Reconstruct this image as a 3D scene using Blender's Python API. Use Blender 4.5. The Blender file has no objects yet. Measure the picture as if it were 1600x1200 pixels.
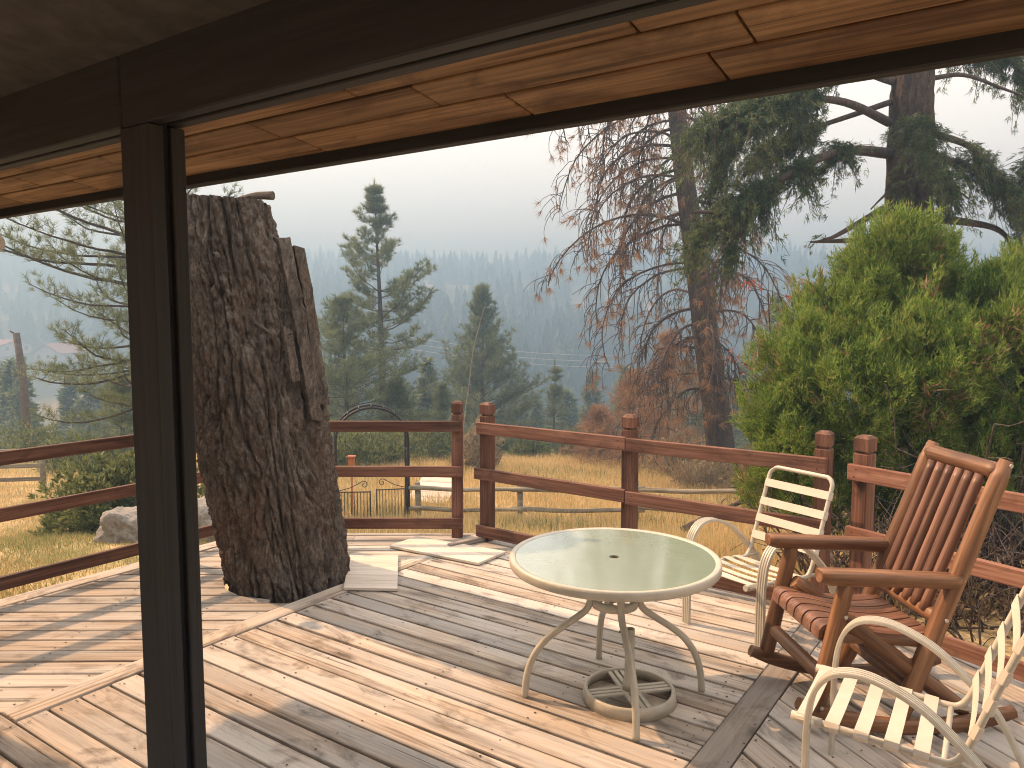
import bpy, bmesh, math, random
import numpy as np
from mathutils import Vector, Matrix, noise as mnoise

# ------------------------------------------------------------------ camera, sky, sun, exposure
scn = bpy.context.scene
R = math.radians
EYE = 1.8
cam_d = bpy.data.cameras.new('camera')
cam = bpy.data.objects.new('camera', cam_d)
scn.collection.objects.link(cam)
cam.location = (0, 0, EYE)
cam.rotation_euler = (R(90 - 4.968), 0, 0)
cam_d.sensor_width = 36.0
cam_d.lens = 36.0 * 1208 / 1600
cam_d.clip_start = 0.05
cam_d.clip_end = 6000
scn.camera = cam

SUN_EL = 41.0
SUN_AZ = -28.0                       # heading in which the sunlight travels over the ground
lx, ly = math.cos(R(SUN_AZ)), math.sin(R(SUN_AZ))
sun_dir = Vector((lx * math.cos(R(SUN_EL)), ly * math.cos(R(SUN_EL)), -math.sin(R(SUN_EL))))
sl = bpy.data.lights.new('sun', 'SUN')
sl.energy = 2.35
sl.color = (1.0, 0.63, 0.36)
sl.angle = R(0.8)
so = bpy.data.objects.new('sun', sl)
so.rotation_euler = sun_dir.to_track_quat('-Z', 'Y').to_euler()
so.location = (-20, 10, 30)
scn.collection.objects.link(so)

w = bpy.data.worlds.new('World')
scn.world = w
w.use_nodes = True
nt = w.node_tree
nt.nodes.clear()
sky = nt.nodes.new('ShaderNodeTexSky')
sky.sky_type = 'NISHITA'
sky.sun_disc = False
sky.sun_elevation = R(SUN_EL)
sky.sun_rotation = math.atan2(-lx, -ly)
sky.air_density = 1.2
sky.dust_density = 8.0
sky.ozone_density = 1.0
smoke = nt.nodes.new('ShaderNodeRGB')                 # an even veil of wildfire smoke over the clear sky
smoke.outputs[0].default_value = (7.3, 6.35, 5.55, 1)
mixw = nt.nodes.new('ShaderNodeMix')
mixw.data_type = 'RGBA'
mixw.inputs[0].default_value = 0.82
bg = nt.nodes.new('ShaderNodeBackground')
bg.inputs[1].default_value = 0.10
wo = nt.nodes.new('ShaderNodeOutputWorld')
nt.links.new(sky.outputs[0], mixw.inputs[6])
nt.links.new(smoke.outputs[0], mixw.inputs[7])
nt.links.new(mixw.outputs[2], bg.inputs[0])
nt.links.new(bg.outputs[0], wo.inputs[0])

scn.view_settings.view_transform = 'Standard'
scn.view_settings.look = 'None'
scn.view_settings.gamma = 1.0
scn.view_settings.exposure = 1.85
scn.render.engine = 'CYCLES'
scn.cycles.use_denoising = True
scn.cycles.filter_width = 1.05
scn.cycles.max_bounces = 6
scn.cycles.diffuse_bounces = 4
scn.cycles.volume_bounces = 0
scn.cycles.transparent_max_bounces = 8

# ------------------------------------------------------------------ helpers
COL = scn.collection
rnd = random.Random(7)

def link(o, parent=None):
    COL.objects.link(o)
    if parent is not None:
        o.parent = parent
    return o

def tag(o, label=None, cat=None, group=None, kind=None):
    if label: o['label'] = label
    if cat: o['category'] = cat
    if group: o['group'] = group
    if kind: o['kind'] = kind
    return o

def empty(name, loc=(0, 0, 0), rz=0.0):
    o = bpy.data.objects.new(name, None)
    o.location = loc
    o.rotation_euler = (0, 0, rz)
    o.empty_display_size = 0.1
    return link(o)

def obj(name, me, m=None, parent=None, loc=None, rz=None):
    o = bpy.data.objects.new(name, me)
    if m is not None and len(me.materials) == 0:
        me.materials.append(m)
    if loc is not None: o.location = loc
    if rz is not None: o.rotation_euler = (0, 0, rz)
    return link(o, parent)

def copy_tree(o, parent=None):
    c = o.copy()
    COL.objects.link(c)
    c.parent = parent
    for ch in o.children:
        copy_tree(ch, c)
    return c

def mesh_np(name, V, F, smooth=False):
    """V (n,3) array, F (m,k) array of equal-sized faces"""
    V = np.asarray(V, np.float32); F = np.asarray(F, np.int32)
    me = bpy.data.meshes.new(name)
    me.vertices.add(len(V)); me.vertices.foreach_set('co', V.ravel())
    m, k = F.shape
    me.loops.add(m * k); me.loops.foreach_set('vertex_index', F.ravel())
    me.polygons.add(m)
    me.polygons.foreach_set('loop_start', np.arange(m, dtype=np.int32) * k)
    me.polygons.foreach_set('loop_total', np.full(m, k, np.int32))
    if smooth:
        me.polygons.foreach_set('use_smooth', np.ones(m, bool))
    me.update(calc_edges=True)
    return me

class MB:
    """collects shapes for ONE mesh"""
    def __init__(s): s.v = []; s.f = []; s.sm = []
    def add(s, V, F, smooth=False):
        n = len(s.v)
        s.v += [tuple(p) for p in V]
        for f in F:
            s.f.append(tuple(i + n for i in f)); s.sm.append(smooth)
        return s
    def box(s, lo, hi, M=None):
        x0, y0, z0 = lo; x1, y1, z1 = hi
        V = [(x0,y0,z0),(x1,y0,z0),(x1,y1,z0),(x0,y1,z0),(x0,y0,z1),(x1,y0,z1),(x1,y1,z1),(x0,y1,z1)]
        if M is not None: V = [tuple(M @ Vector(p)) for p in V]
        return s.add(V, [(3,2,1,0),(4,5,6,7),(0,1,5,4),(1,2,6,5),(2,3,7,6),(3,0,4,7)])
    def cbox(s, lo, hi, c, M=None):
        """box with chamfered edges (all twelve)"""
        bm = bmesh.new()
        t = MB().box(lo, hi, M)
        vs = [bm.verts.new(p) for p in t.v]
        for f in t.f: bm.faces.new([vs[i] for i in f])
        bmesh.ops.bevel(bm, geom=bm.edges[:], offset=c, segments=1, affect='EDGES', profile=0.5)
        bm.verts.index_update()
        V = [v.co.copy() for v in bm.verts]; F = [[v.index for v in f.verts] for f in bm.faces]
        bm.free()
        return s.add(V, F)
    def tube(s, P, r, n=8, cap=True, smooth=True):
        P = [Vector(p) for p in P]
        rr = r if isinstance(r, (list, tuple, np.ndarray)) else [r] * len(P)
        up = None; V = []; F = []
        for i, p in enumerate(P):
            a = P[max(i-1, 0)]; b = P[min(i+1, len(P)-1)]
            t = (b - a)
            if t.length < 1e-9: t = Vector((0, 0, 1))
            t.normalize()
            if up is None:
                up = Vector((0, 0, 1)) if abs(t.z) < 0.9 else Vector((1, 0, 0))
            u = up - t * up.dot(t)
            if u.length < 1e-6: u = t.orthogonal()
            u.normalize(); up = u
            v = t.cross(u)
            for k in range(n):
                a_ = 2 * math.pi * k / n
                V.append(p + (u * math.cos(a_) + v * math.sin(a_)) * rr[i])
        for i in range(len(P) - 1):
            for k in range(n):
                k2 = (k + 1) % n
                F.append((i*n+k, i*n+k2, (i+1)*n+k2, (i+1)*n+k))
        s.add(V, F, smooth)
        if cap:
            m = len(s.v) - len(V)
            s.f.append(tuple(m + k for k in range(n-1, -1, -1))); s.sm.append(False)
            s.f.append(tuple(m + (len(P)-1)*n + k for k in range(n))); s.sm.append(False)
        return s
    def sweep(s, P, sec, lat, smooth=False):
        """sweep a closed 2D section (along lat, along normal) down path P"""
        P = [Vector(p) for p in P]; lat = Vector(lat).normalized(); V = []; F = []; n = len(sec)
        for i, p in enumerate(P):
            t = (P[min(i+1, len(P)-1)] - P[max(i-1, 0)]).normalized()
            nn = t.cross(lat).normalized()
            for a, b in sec: V.append(p + lat * a + nn * b)
        for i in range(len(P)-1):
            for k in range(n):
                k2 = (k+1) % n
                F.append((i*n+k, (i+1)*n+k, (i+1)*n+k2, i*n+k2))
        F.append(tuple(range(n))); F.append(tuple((len(P)-1)*n + k for k in range(n-1, -1, -1)))
        return s.add(V, F, smooth)
    def poly(s, pts, z0, z1):
        n = len(pts)
        V = [(x, y, z0) for x, y in pts] + [(x, y, z1) for x, y in pts]
        F = [tuple(range(n-1, -1, -1)), tuple(range(n, 2*n))] + [(k, (k+1) % n, n+(k+1) % n, n+k) for k in range(n)]
        return s.add(V, F)
    def mesh(s, name='mesh'):
        me = bpy.data.meshes.new(name)
        me.from_pydata([tuple(p) for p in s.v], [], s.f)
        me.polygons.foreach_set('use_smooth', s.sm)
        me.update()
        return me
    def build(s, name, m, parent=None, loc=None, rz=None):
        return obj(name, s.mesh(name), m, parent, loc, rz)

def crom(P, n=8):
    P = [Vector(p) for p in P]
    Q = [P[0]*2 - P[1]] + P + [P[-1]*2 - P[-2]]
    out = []
    for i in range(1, len(Q)-2):
        a, b, c, d = Q[i-1:i+3]
        for k in range(n):
            t = k / n
            out.append(0.5*((2*b) + (c-a)*t + (2*a-5*b+4*c-d)*t*t + (3*b-a-3*c+d)*t**3))
    out.append(P[-1])
    return out

# ------------------------------------------------------------------ materials
MATS = {}
class NB:
    def __init__(s, name):
        s.m = bpy.data.materials.new(name); s.m.use_nodes = True
        s.t = s.m.node_tree; s.t.nodes.clear()
        s.out = s.t.nodes.new('ShaderNodeOutputMaterial')
        s.p = s.t.nodes.new('ShaderNodeBsdfPrincipled')
        s.t.links.new(s.p.outputs[0], s.out.inputs[0])
        MATS[name] = s.m
    def n(s, typ, **kw):
        nd = s.t.nodes.new(typ)
        for k, v in kw.items(): setattr(nd, k, v)
        return nd
    def L(s, a, b): s.t.links.new(a, b)
    def coord(s, scale=(1, 1, 1), kind='Object', rand=0.0, loc=(0, 0, 0)):
        tc = s.n('ShaderNodeTexCoord'); src = tc.outputs[kind]
        if rand:
            oi = s.n('ShaderNodeObjectInfo'); ml = s.n('ShaderNodeMath', operation='MULTIPLY'); ml.inputs[1].default_value = rand
            s.L(oi.outputs['Random'], ml.inputs[0])
            va = s.n('ShaderNodeVectorMath', operation='ADD'); s.L(src, va.inputs[0]); s.L(ml.outputs[0], va.inputs[1]); src = va.outputs[0]
        mp = s.n('ShaderNodeMapping'); mp.inputs['Scale'].default_value = scale; mp.inputs['Location'].default_value = loc
        s.L(src, mp.inputs['Vector'])
        return mp.outputs[0]
    def noise(s, co, scale=1.0, detail=4.0, rough=0.55, dist=0.0):
        nd = s.n('ShaderNodeTexNoise'); s.L(co, nd.inputs['Vector'])
        nd.inputs['Scale'].default_value = scale; nd.inputs['Detail'].default_value = detail
        nd.inputs['Roughness'].default_value = rough; nd.inputs['Distortion'].default_value = dist
        return nd.outputs[0]
    def ramp(s, fac, stops, interp='LINEAR'):
        nd = s.n('ShaderNodeValToRGB'); cr = nd.color_ramp; cr.interpolation = interp
        while len(cr.elements) < len(stops): cr.elements.new(0.5)
        for e, (p, c) in zip(cr.elements, stops):
            e.position = p; e.color = tuple(c) + (1,) if len(c) == 3 else c
        s.L(fac, nd.inputs[0])
        return nd.outputs[0]
    def mix(s, fac, a, b, mode='MIX'):
        nd = s.n('ShaderNodeMix', data_type='RGBA', blend_type=mode)
        for sock, v in ((nd.inputs[0], fac), (nd.inputs[6], a), (nd.inputs[7], b)):
            if isinstance(v, (int, float)): sock.default_value = v
            elif isinstance(v, tuple): sock.default_value = v + (1,) if len(v) == 3 else v
            else: s.L(v, sock)
        return nd.outputs[2]
    def math(s, op, a, b=None):
        nd = s.n('ShaderNodeMath', operation=op)
        for sock, v in ((nd.inputs[0], a), (nd.inputs[1], b)):
            if v is None: continue
            if isinstance(v, (int, float)): sock.default_value = v
            else: s.L(v, sock)
        return nd.outputs[0]
    def hsv(s, col, val=None, sat=None, hue=None):
        nd = s.n('ShaderNodeHueSaturation')
        for k, v in (('Value', val), ('Saturation', sat), ('Hue', hue)):
            if v is None: continue
            if isinstance(v, (int, float)): nd.inputs[k].default_value = v
            else: s.L(v, nd.inputs[k])
        s.L(col, nd.inputs['Color'])
        return nd.outputs[0]
    def rand_obj(s, lo, hi):
        oi = s.n('ShaderNodeObjectInfo'); mr = s.n('ShaderNodeMapRange')
        mr.inputs[3].default_value = lo; mr.inputs[4].default_value = hi
        s.L(oi.outputs['Random'], mr.inputs[0]); return mr.outputs[0]
    def rand_island(s, lo, hi):
        g = s.n('ShaderNodeNewGeometry'); mr = s.n('ShaderNodeMapRange')
        mr.inputs[3].default_value = lo; mr.inputs[4].default_value = hi
        s.L(g.outputs['Random Per Island'], mr.inputs[0]); return mr.outputs[0]
    def set(s, col=None, rough=None, spec=None, metal=None):
        for k, v in (('Base Color', col), ('Roughness', rough), ('Specular IOR Level', spec), ('Metallic', metal)):
            if v is None: continue
            if isinstance(v, (int, float)): s.p.inputs[k].default_value = v
            elif isinstance(v, tuple): s.p.inputs[k].default_value = v + (1,)
            else: s.L(v, s.p.inputs[k])
        return s
    def bump(s, h, strength=0.5, dist=0.01):
        b = s.n('ShaderNodeBump'); b.inputs['Strength'].default_value = strength; b.inputs['Distance'].default_value = dist
        s.L(h, b.inputs['Height']); s.L(b.outputs[0], s.p.inputs['Normal']); return s

def wood(name, dark, mid, light, rough=0.75, bump=0.5, stain=(0.05, 0.04, 0.03), stain_amt=0.5, knots=True, grey=None, spec=0.25, vlo=0.82, vhi=1.15, gscale=1.0, slo=0.53):
    """sawn wood, grain along the object's x axis"""
    b = NB(name)
    fine = b.noise(b.coord((1.6*gscale, 55*gscale, 55*gscale), rand=37.0), 1.0, 5, 0.65, 0.4)
    broad = b.noise(b.coord((0.9, 9, 9), rand=53.0), 1.0, 3, 0.5, 0.8)
    grain = b.math('ADD', b.math('MULTIPLY', fine, 0.6), b.math('MULTIPLY', broad, 0.45))
    col = b.ramp(grain, [(0.40, dark), (0.52, mid), (0.65, light)])
    if grey:
        gm = b.ramp(b.noise(b.coord((1.1, 4.5, 4.5), rand=19.0), 1.0, 4, 0.6), [(0.38, (0, 0, 0)), (0.58, (1, 1, 1))])
        col = b.mix(b.math('MULTIPLY', gm, 0.6), col, grey)
    # dark cracks along the grain
    cr = b.ramp(b.noise(b.coord((0.7, 70, 70), rand=91.0), 1.0, 2, 0.4, 0.3), [(0.0, (1,)*3), (0.30, (1,)*3), (0.345, (0,)*3)])
    crm = b.ramp(b.noise(b.coord((0.9, 7, 7), rand=11.0), 1.0, 2), [(0.5, (0,)*3), (0.62, (1,)*3)])
    col = b.mix(b.math('MULTIPLY', b.math('MULTIPLY', cr, crm), 0.8), col, stain)
    # dirt blotches
    st = b.ramp(b.noise(b.coord((3.2, 6, 6), rand=71.0), 1.0, 6, 0.65, 0.6), [(slo, (0,)*3), (slo+0.15, (1,)*3)])
    col = b.mix(b.math('MULTIPLY', st, stain_amt), col, stain)
    if knots:
        v = b.n('ShaderNodeTexVoronoi'); b.L(b.coord((1.6, 5.2, 5.2), rand=63.0), v.inputs['Vector']); v.inputs['Scale'].default_value = 1.0
        kn = b.ramp(v.outputs['Distance'], [(0.06, (1,)*3), (0.10, (0.5,)*3), (0.15, (0,)*3)])
        g = b.n('ShaderNodeSeparateColor'); b.L(v.outputs['Color'], g.inputs[0])
        sel = b.math('GREATER_THAN', g.outputs[0], 0.55)
        col = b.mix(b.math('MULTIPLY', b.math('MULTIPLY', kn, sel), 0.75), col, tuple(c*0.45 for c in dark))
    col = b.hsv(col, val=b.rand_obj(vlo, vhi))
    b.set(col, rough, spec)
    h = b.math('SUBTRACT', grain, b.math('MULTIPLY', b.math('MULTIPLY', cr, crm), 0.8))
    b.bump(h, bump, 0.006)
    return b.m

wood('deck_wood', (0.22, 0.175, 0.135), (0.45, 0.375, 0.305), (0.60, 0.51, 0.42), 0.85, 1.0, (0.12, 0.098, 0.08), 0.7, True, grey=(0.52, 0.515, 0.50), spec=0.2, vlo=0.76, vhi=1.16)
wood('deck_dark', (0.20, 0.165, 0.14), (0.33, 0.29, 0.25), (0.42, 0.37, 0.32), 0.85, 0.5, (0.08, 0.065, 0.05), 0.5, True, grey=(0.30, 0.28, 0.26), spec=0.2)
wood('rail_stain', (0.075, 0.037, 0.026), (0.15, 0.072, 0.049), (0.24, 0.13, 0.092), 0.66, 0.5, (0.045, 0.024, 0.018), 0.65, True, vlo=0.8, vhi=1.15)
wood('rail_worn', (0.13, 0.058, 0.038), (0.23, 0.11, 0.075), (0.36, 0.21, 0.15), 0.75, 0.5, (0.06, 0.03, 0.02), 0.6, True)
wood('rocker_wood', (0.085, 0.038, 0.017), (0.185, 0.088, 0.040), (0.31, 0.165, 0.085), 0.48, 0.45, (0.07, 0.02, 0.01), 0.35, True, spec=0.45, vlo=0.88, vhi=1.1)
wood('rocker_slat', (0.095, 0.045, 0.028), (0.165, 0.082, 0.052), (0.25, 0.135, 0.09), 0.42, 0.2, (0.08, 0.025, 0.014), 0.3, False, spec=0.4, vlo=0.85, vhi=1.12)
wood('soffit_wood', (0.075, 0.037, 0.016), (0.215, 0.122, 0.058), (0.36, 0.22, 0.112), 0.6, 0.3, (0.075, 0.036, 0.020), 0.75, True, spec=0.3, vlo=0.75, vhi=1.15, slo=0.50)
wood('plywood', (0.52, 0.45, 0.38), (0.64, 0.575, 0.50), (0.72, 0.66, 0.58), 0.8, 0.25, (0.40, 0.32, 0.25), 0.3, False, spec=0.2)
wood('grey_log', (0.13, 0.115, 0.085), (0.24, 0.215, 0.165), (0.33, 0.30, 0.24), 0.85, 0.5, (0.07, 0.06, 0.045), 0.4, False)
wood('dark_paint', (0.022, 0.024, 0.026), (0.030, 0.032, 0.035), (0.040, 0.042, 0.045), 0.6, 0.25, (0.03, 0.028, 0.025), 0.4, False, spec=0.3, vlo=0.92, vhi=1.08)
wood('groove_dark', (0.011, 0.014, 0.018), (0.016, 0.019, 0.025), (0.022, 0.026, 0.032), 0.6, 0.1, (0.01, 0.01, 0.012), 0.2, False)  # darker, bluer tone than the timber on either side
wood('branch_wood', (0.07, 0.055, 0.045), (0.12, 0.10, 0.085), (0.18, 0.155, 0.135), 0.9, 0.5, (0.04, 0.03, 0.025), 0.3, False)

def plain(name, col, rough=0.5, spec=0.4, metal=0.0, var=0.12, nscale=14.0, bump=0.0, dirt=None):
    b = NB(name)
    f = b.noise(b.coord((1, 1, 1), rand=17.0), nscale, 5, 0.6)
    c = b.ramp(f, [(0.3, tuple(x*(1-var) for x in col)), (0.7, tuple(min(1, x*(1+var)) for x in col))])
    if dirt:
        d = b.ramp(b.noise(b.coord((1, 1, 1), rand=29.0), nscale*0.45, 6, 0.7), [(0.55, (0,)*3), (0.72, (1,)*3)])
        c = b.mix(b.math('MULTIPLY', d, 0.4), c, dirt)
    b.set(c, rough, spec, metal)
    if bump: b.bump(f, bump, 0.004)
    return b.m
plain('almond_metal', (0.50, 0.475, 0.405), 0.42, 0.45, var=0.08, dirt=(0.34, 0.29, 0.21))
plain('almond_strap', (0.60, 0.55, 0.465), 0.5, 0.35, var=0.05, dirt=(0.55, 0.46, 0.34))
plain('bolt_metal', (0.55, 0.53, 0.50), 0.35, 0.5, 0.8)
plain('nail_rust', (0.06, 0.035, 0.025), 0.7, 0.3)
plain('black_iron', (0.022, 0.022, 0.024), 0.5, 0.4, var=0.2)
plain('white_edge', (0.6, 0.6, 0.58), 0.5)
plain('galvanised', (0.50, 0.49, 0.47), 0.45, 0.5, 0.4)
plain('roof_red', (0.30, 0.12, 0.09), 0.8, var=0.2)
plain('house_wall', (0.50, 0.46, 0.42), 0.8, var=0.1)
plain('brown_siding', (0.38, 0.33, 0.28), 0.8, var=0.2)
plain('dark_glass', (0.05, 0.055, 0.06), 0.15, 0.6)
plain('wire', (0.55, 0.55, 0.53), 0.5)
plain('orange_paint', (0.50, 0.17, 0.07), 0.6)
plain('shingle', (0.07, 0.065, 0.06), 0.9, var=0.3)

def osb():
    b = NB('osb_panel')
    v = b.n('ShaderNodeTexVoronoi'); b.L(b.coord((9, 30, 9), rand=7.0), v.inputs['Vector']); v.inputs['Scale'].default_value = 2.2
    g = b.n('ShaderNodeSeparateColor'); b.L(v.outputs['Color'], g.inputs[0])
    c = b.ramp(g.outputs[0], [(0.0, (0.24, 0.125, 0.05)), (0.5, (0.40, 0.225, 0.095)), (1.0, (0.55, 0.33, 0.15))])
    b.set(c, 0.75, 0.2); b.bump(g.outputs[1], 0.3, 0.003)
osb()

def bark(name, c0, c1, c2, sc=1.0, lichen=None, bumpd=0.012):
    b = NB(name)
    a = b.noise(b.coord((16*sc, 16*sc, 4.5*sc)), 1.0, 8, 0.7, 0.7)
    d = b.noise(b.coord((3.0*sc, 3.0*sc, 0.9*sc)), 1.0, 5, 0.6, 0.4)
    c = b.ramp(a, [(0.28, c0), (0.5, c1), (0.72, c2)])
    c = b.mix(b.ramp(d, [(0.42, (0,)*3), (0.62, (0.75,)*3)]), c, b.ramp(a, [(0.3, tuple(x*0.8 for x in c1)), (0.7, c2)]))
    if lichen:
        l = b.ramp(b.noise(b.coord((7, 7, 5)), 1.0, 7, 0.7), [(0.56, (0,)*3), (0.68, (1,)*3)])
        c = b.mix(b.math('MULTIPLY', l, 0.55), c, lichen)
        rd = b.ramp(b.noise(b.coord((2.6, 2.6, 1.6), loc=(3, 1, 2)), 1.0, 7, 0.72), [(0.50, (0,)*3), (0.64, (1,)*3)])
        c = b.mix(b.math('MULTIPLY', rd, 0.45), c, (0.16, 0.10, 0.068))
    fl = b.noise(b.coord((60*sc, 60*sc, 30*sc)), 1.0, 6, 0.75)
    c = b.hsv(c, val=b.ramp(fl, [(0.32, (0.45,)*3), (0.5, (0.95,)*3), (0.68, (1.5,)*3)]))
    b.set(c, 0.92, 0.12); b.bump(b.math('ADD', a, b.math('MULTIPLY', fl, 0.5)), 0.8, bumpd)
    return b.m
bark('stump_bark', (0.030, 0.026, 0.023), (0.105, 0.090, 0.078), (0.23, 0.20, 0.175), 1.0, lichen=(0.17, 0.175, 0.165), bumpd=0.018)
bark('pine_bark', (0.035, 0.029, 0.025), (0.078, 0.064, 0.055), (0.13, 0.108, 0.093), 0.8, bumpd=0.03)
bark('fir_bark', (0.022, 0.018, 0.015), (0.065, 0.050, 0.042), (0.13, 0.102, 0.085), 0.9, bumpd=0.03)
bark('dead_twig', (0.045, 0.034, 0.030), (0.09, 0.07, 0.062), (0.15, 0.12, 0.105), 1.0)

def cutwood():
    b = NB('cut_wood')
    a = b.noise(b.coord((9, 9, 9)), 1.0, 5, 0.6)
    b.set(b.ramp(a, [(0.3, (0.10, 0.085, 0.07)), (0.7, (0.24, 0.21, 0.175))]), 0.9, 0.15); b.bump(a, 0.6, 0.01)
cutwood()

def leaf(name, cols, trans=0.3, rough=0.6, patch=0.8, spec=0.25):
    b = NB(name)
    ri = b.rand_island(0.0, 1.0)
    big = b.noise(b.coord((1, 1, 1), rand=13.0), patch, 3, 0.55)
    f = b.math('ADD', b.math('MULTIPLY', ri, 0.55), b.math('MULTIPLY', big, 0.45))
    n = len(cols)
    c = b.ramp(f, [(0.12 + 0.7*i/(n-1), cols[i]) for i in range(n)])
    b.set(c, rough, spec)
    tr = b.n('ShaderNodeBsdfTranslucent'); b.L(c, tr.inputs[0])
    ms = b.n('ShaderNodeMixShader'); ms.inputs[0].default_value = trans
    b.L(b.p.outputs[0], ms.inputs[1]); b.L(tr.outputs[0], ms.inputs[2]); b.L(ms.outputs[0], b.out.inputs[0])
    return b.m
leaf('pine_needles', [(0.05, 0.08, 0.045), (0.11, 0.155, 0.078), (0.19, 0.235, 0.118), (0.27, 0.295, 0.155)], trans=0.4)
leaf('fir_needles', [(0.022, 0.045, 0.024), (0.048, 0.085, 0.038), (0.095, 0.135, 0.048), (0.16, 0.17, 0.06)])
leaf('dead_needles', [(0.15, 0.082, 0.045), (0.26, 0.15, 0.085), (0.36, 0.225, 0.13), (0.44, 0.31, 0.20)])
leaf('cedar_sprays', [(0.045, 0.09, 0.014), (0.095, 0.18, 0.028), (0.18, 0.285, 0.046), (0.27, 0.345, 0.075), (0.33, 0.31, 0.10)], trans=0.42, patch=2.6)
leaf('shrub_leaves', [(0.055, 0.08, 0.028), (0.115, 0.15, 0.052), (0.19, 0.22, 0.085), (0.27, 0.27, 0.125)], patch=1.5, trans=0.4)
leaf('dry_brush', [(0.18, 0.14, 0.09), (0.30, 0.23, 0.15), (0.40, 0.32, 0.21), (0.26, 0.25, 0.14)], patch=0.6)
leaf('red_leaves', [(0.25, 0.05, 0.03), (0.38, 0.10, 0.06), (0.45, 0.18, 0.10)])
leaf('grass_blades', [(0.22, 0.25, 0.11), (0.38, 0.34, 0.16), (0.56, 0.43, 0.22), (0.66, 0.50, 0.26), (0.72, 0.58, 0.35)], trans=0.42, patch=0.35)
leaf('lawn_blades', [(0.12, 0.18, 0.055), (0.22, 0.26, 0.10), (0.46, 0.37, 0.19), (0.54, 0.43, 0.25)], trans=0.3, patch=0.55)
leaf('far_needles', [(0.018, 0.032, 0.022), (0.035, 0.056, 0.034), (0.055, 0.078, 0.042), (0.075, 0.090, 0.048)], trans=0.1, patch=0.02)

def ground_mat():
    b = NB('ground_soil')
    co = b.coord((1, 1, 1))
    n1 = b.noise(co, 0.35, 6, 0.65); n2 = b.noise(co, 3.0, 6, 0.7); n3 = b.noise(co, 0.02, 5, 0.6)
    dry = b.ramp(n2, [(0.3, (0.34, 0.25, 0.13)), (0.5, (0.50, 0.375, 0.20)), (0.7, (0.60, 0.47, 0.28))])
    green = b.ramp(n2, [(0.3, (0.10, 0.12, 0.04)), (0.7, (0.20, 0.22, 0.085))])
    near = b.mix(b.ramp(n1, [(0.48, (0,)*3), (0.62, (0.8,)*3)]), dry, green)
    far = b.ramp(n3, [(0.54, (0.075, 0.085, 0.055)), (0.66, (0.34, 0.27, 0.15))])
    sep = b.n('ShaderNodeSeparateXYZ'); b.L(co, sep.inputs[0])
    mr = b.n('ShaderNodeMapRange'); mr.inputs[1].default_value = 26; mr.inputs[2].default_value = 60
    b.L(sep.outputs[1], mr.inputs[0])
    b.set(b.mix(mr.outputs[0], near, far), 0.95, 0.1); b.bump(n2, 0.6, 0.05)
ground_mat()

def rock_mat():
    b = NB('boulder_stone')
    a = b.noise(b.coord(), 5.0, 8, 0.7); c = b.noise(b.coord(), 28.0, 4, 0.7)
    b.set(b.mix(0.5, b.ramp(a, [(0.3, (0.10, 0.095, 0.085)), (0.55, (0.25, 0.24, 0.225)), (0.7, (0.42, 0.41, 0.39))]),
                b.ramp(c, [(0.35, (0.15, 0.14, 0.13)), (0.65, (0.42, 0.40, 0.38))])), 0.9, 0.15)
    b.bump(a, 0.8, 0.03)
rock_mat()

def table_glass():
    b = NB('table_glass')
    wv = b.noise(b.coord((22, 70, 10), loc=(0, 0, 0)), 1.0, 2, 0.5, 0.6)
    sm = b.noise(b.coord((1, 1, 1)), 6.0, 4, 0.6)
    col = b.mix(b.ramp(sm, [(0.4, (0,)*3), (0.7, (0.5,)*3)]), (0.31, 0.40, 0.31), (0.38, 0.45, 0.37))
    b.set(col, 0.12, 0.75)
    b.p.inputs['Transmission Weight'].default_value = 0.12
    b.p.inputs['IOR'].default_value = 1.5; b.p.inputs['Coat Weight'].default_value = 1.0; b.p.inputs['Coat IOR'].default_value = 1.9; b.p.inputs['Coat Roughness'].default_value = 0.09
    pat = b.ramp(b.noise(b.coord((1, 1, 1)), 2.2, 2, 0.5), [(0.45, (0,)*3), (0.6, (1,)*3)])
    b.bump(b.math('ADD', b.math('MULTIPLY', wv, pat), b.math('MULTIPLY', sm, 0.4)), 0.30, 0.003)
    bn = [n_ for n_ in b.t.nodes if n_.type == 'BUMP'][0]; b.L(bn.outputs[0], b.p.inputs['Coat Normal'])
table_glass()
M = MATS

# ------------------------------------------------------------------ terrain
PROF = [(-3000, 20), (-60, 2), (-8, -0.35), (6, -0.45), (8.5, -0.75), (13, -1.75), (18, -2.0), (23, -2.5), (30, -3.7), (42, -6.5), (66, -14), (100, -21),
        (150, -19), (200, -8.5), (290, 8), (380, 22), (450, 28), (560, 26), (1000, 20), (6000, 20)]
PX = np.array([p[0] for p in PROF]); PZ = np.array([p[1] for p in PROF])
def hgt(x, y):
    x = np.asarray(x, float); y = np.asarray(y, float)
    far = np.clip((np.abs(y) - 60) / 190, 0, 1)
    yy = y + far * (16*np.sin(x*0.018+0.6) + 9*np.sin(x*0.043+2.0)) + 0.0002*x*x*far
    # smooth the profile a little
    z = (np.interp(yy*0.96, PX, PZ) + np.interp(yy, PX, PZ) + np.interp(yy*1.04, PX, PZ)) / 3
    z = z + far * (2.8*np.sin(x*0.034+y*0.01+1.0) + 1.4*np.sin(x*0.097+0.3)*np.cos(y*0.05))
    near = np.clip(np.abs(y)/25, 0, 1)
    z = z + 0.10*near*np.sin(x*0.55+0.4)*np.cos(y*0.43) + 0.03*np.sin(x*2.1+y*1.3)
    return z

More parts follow.
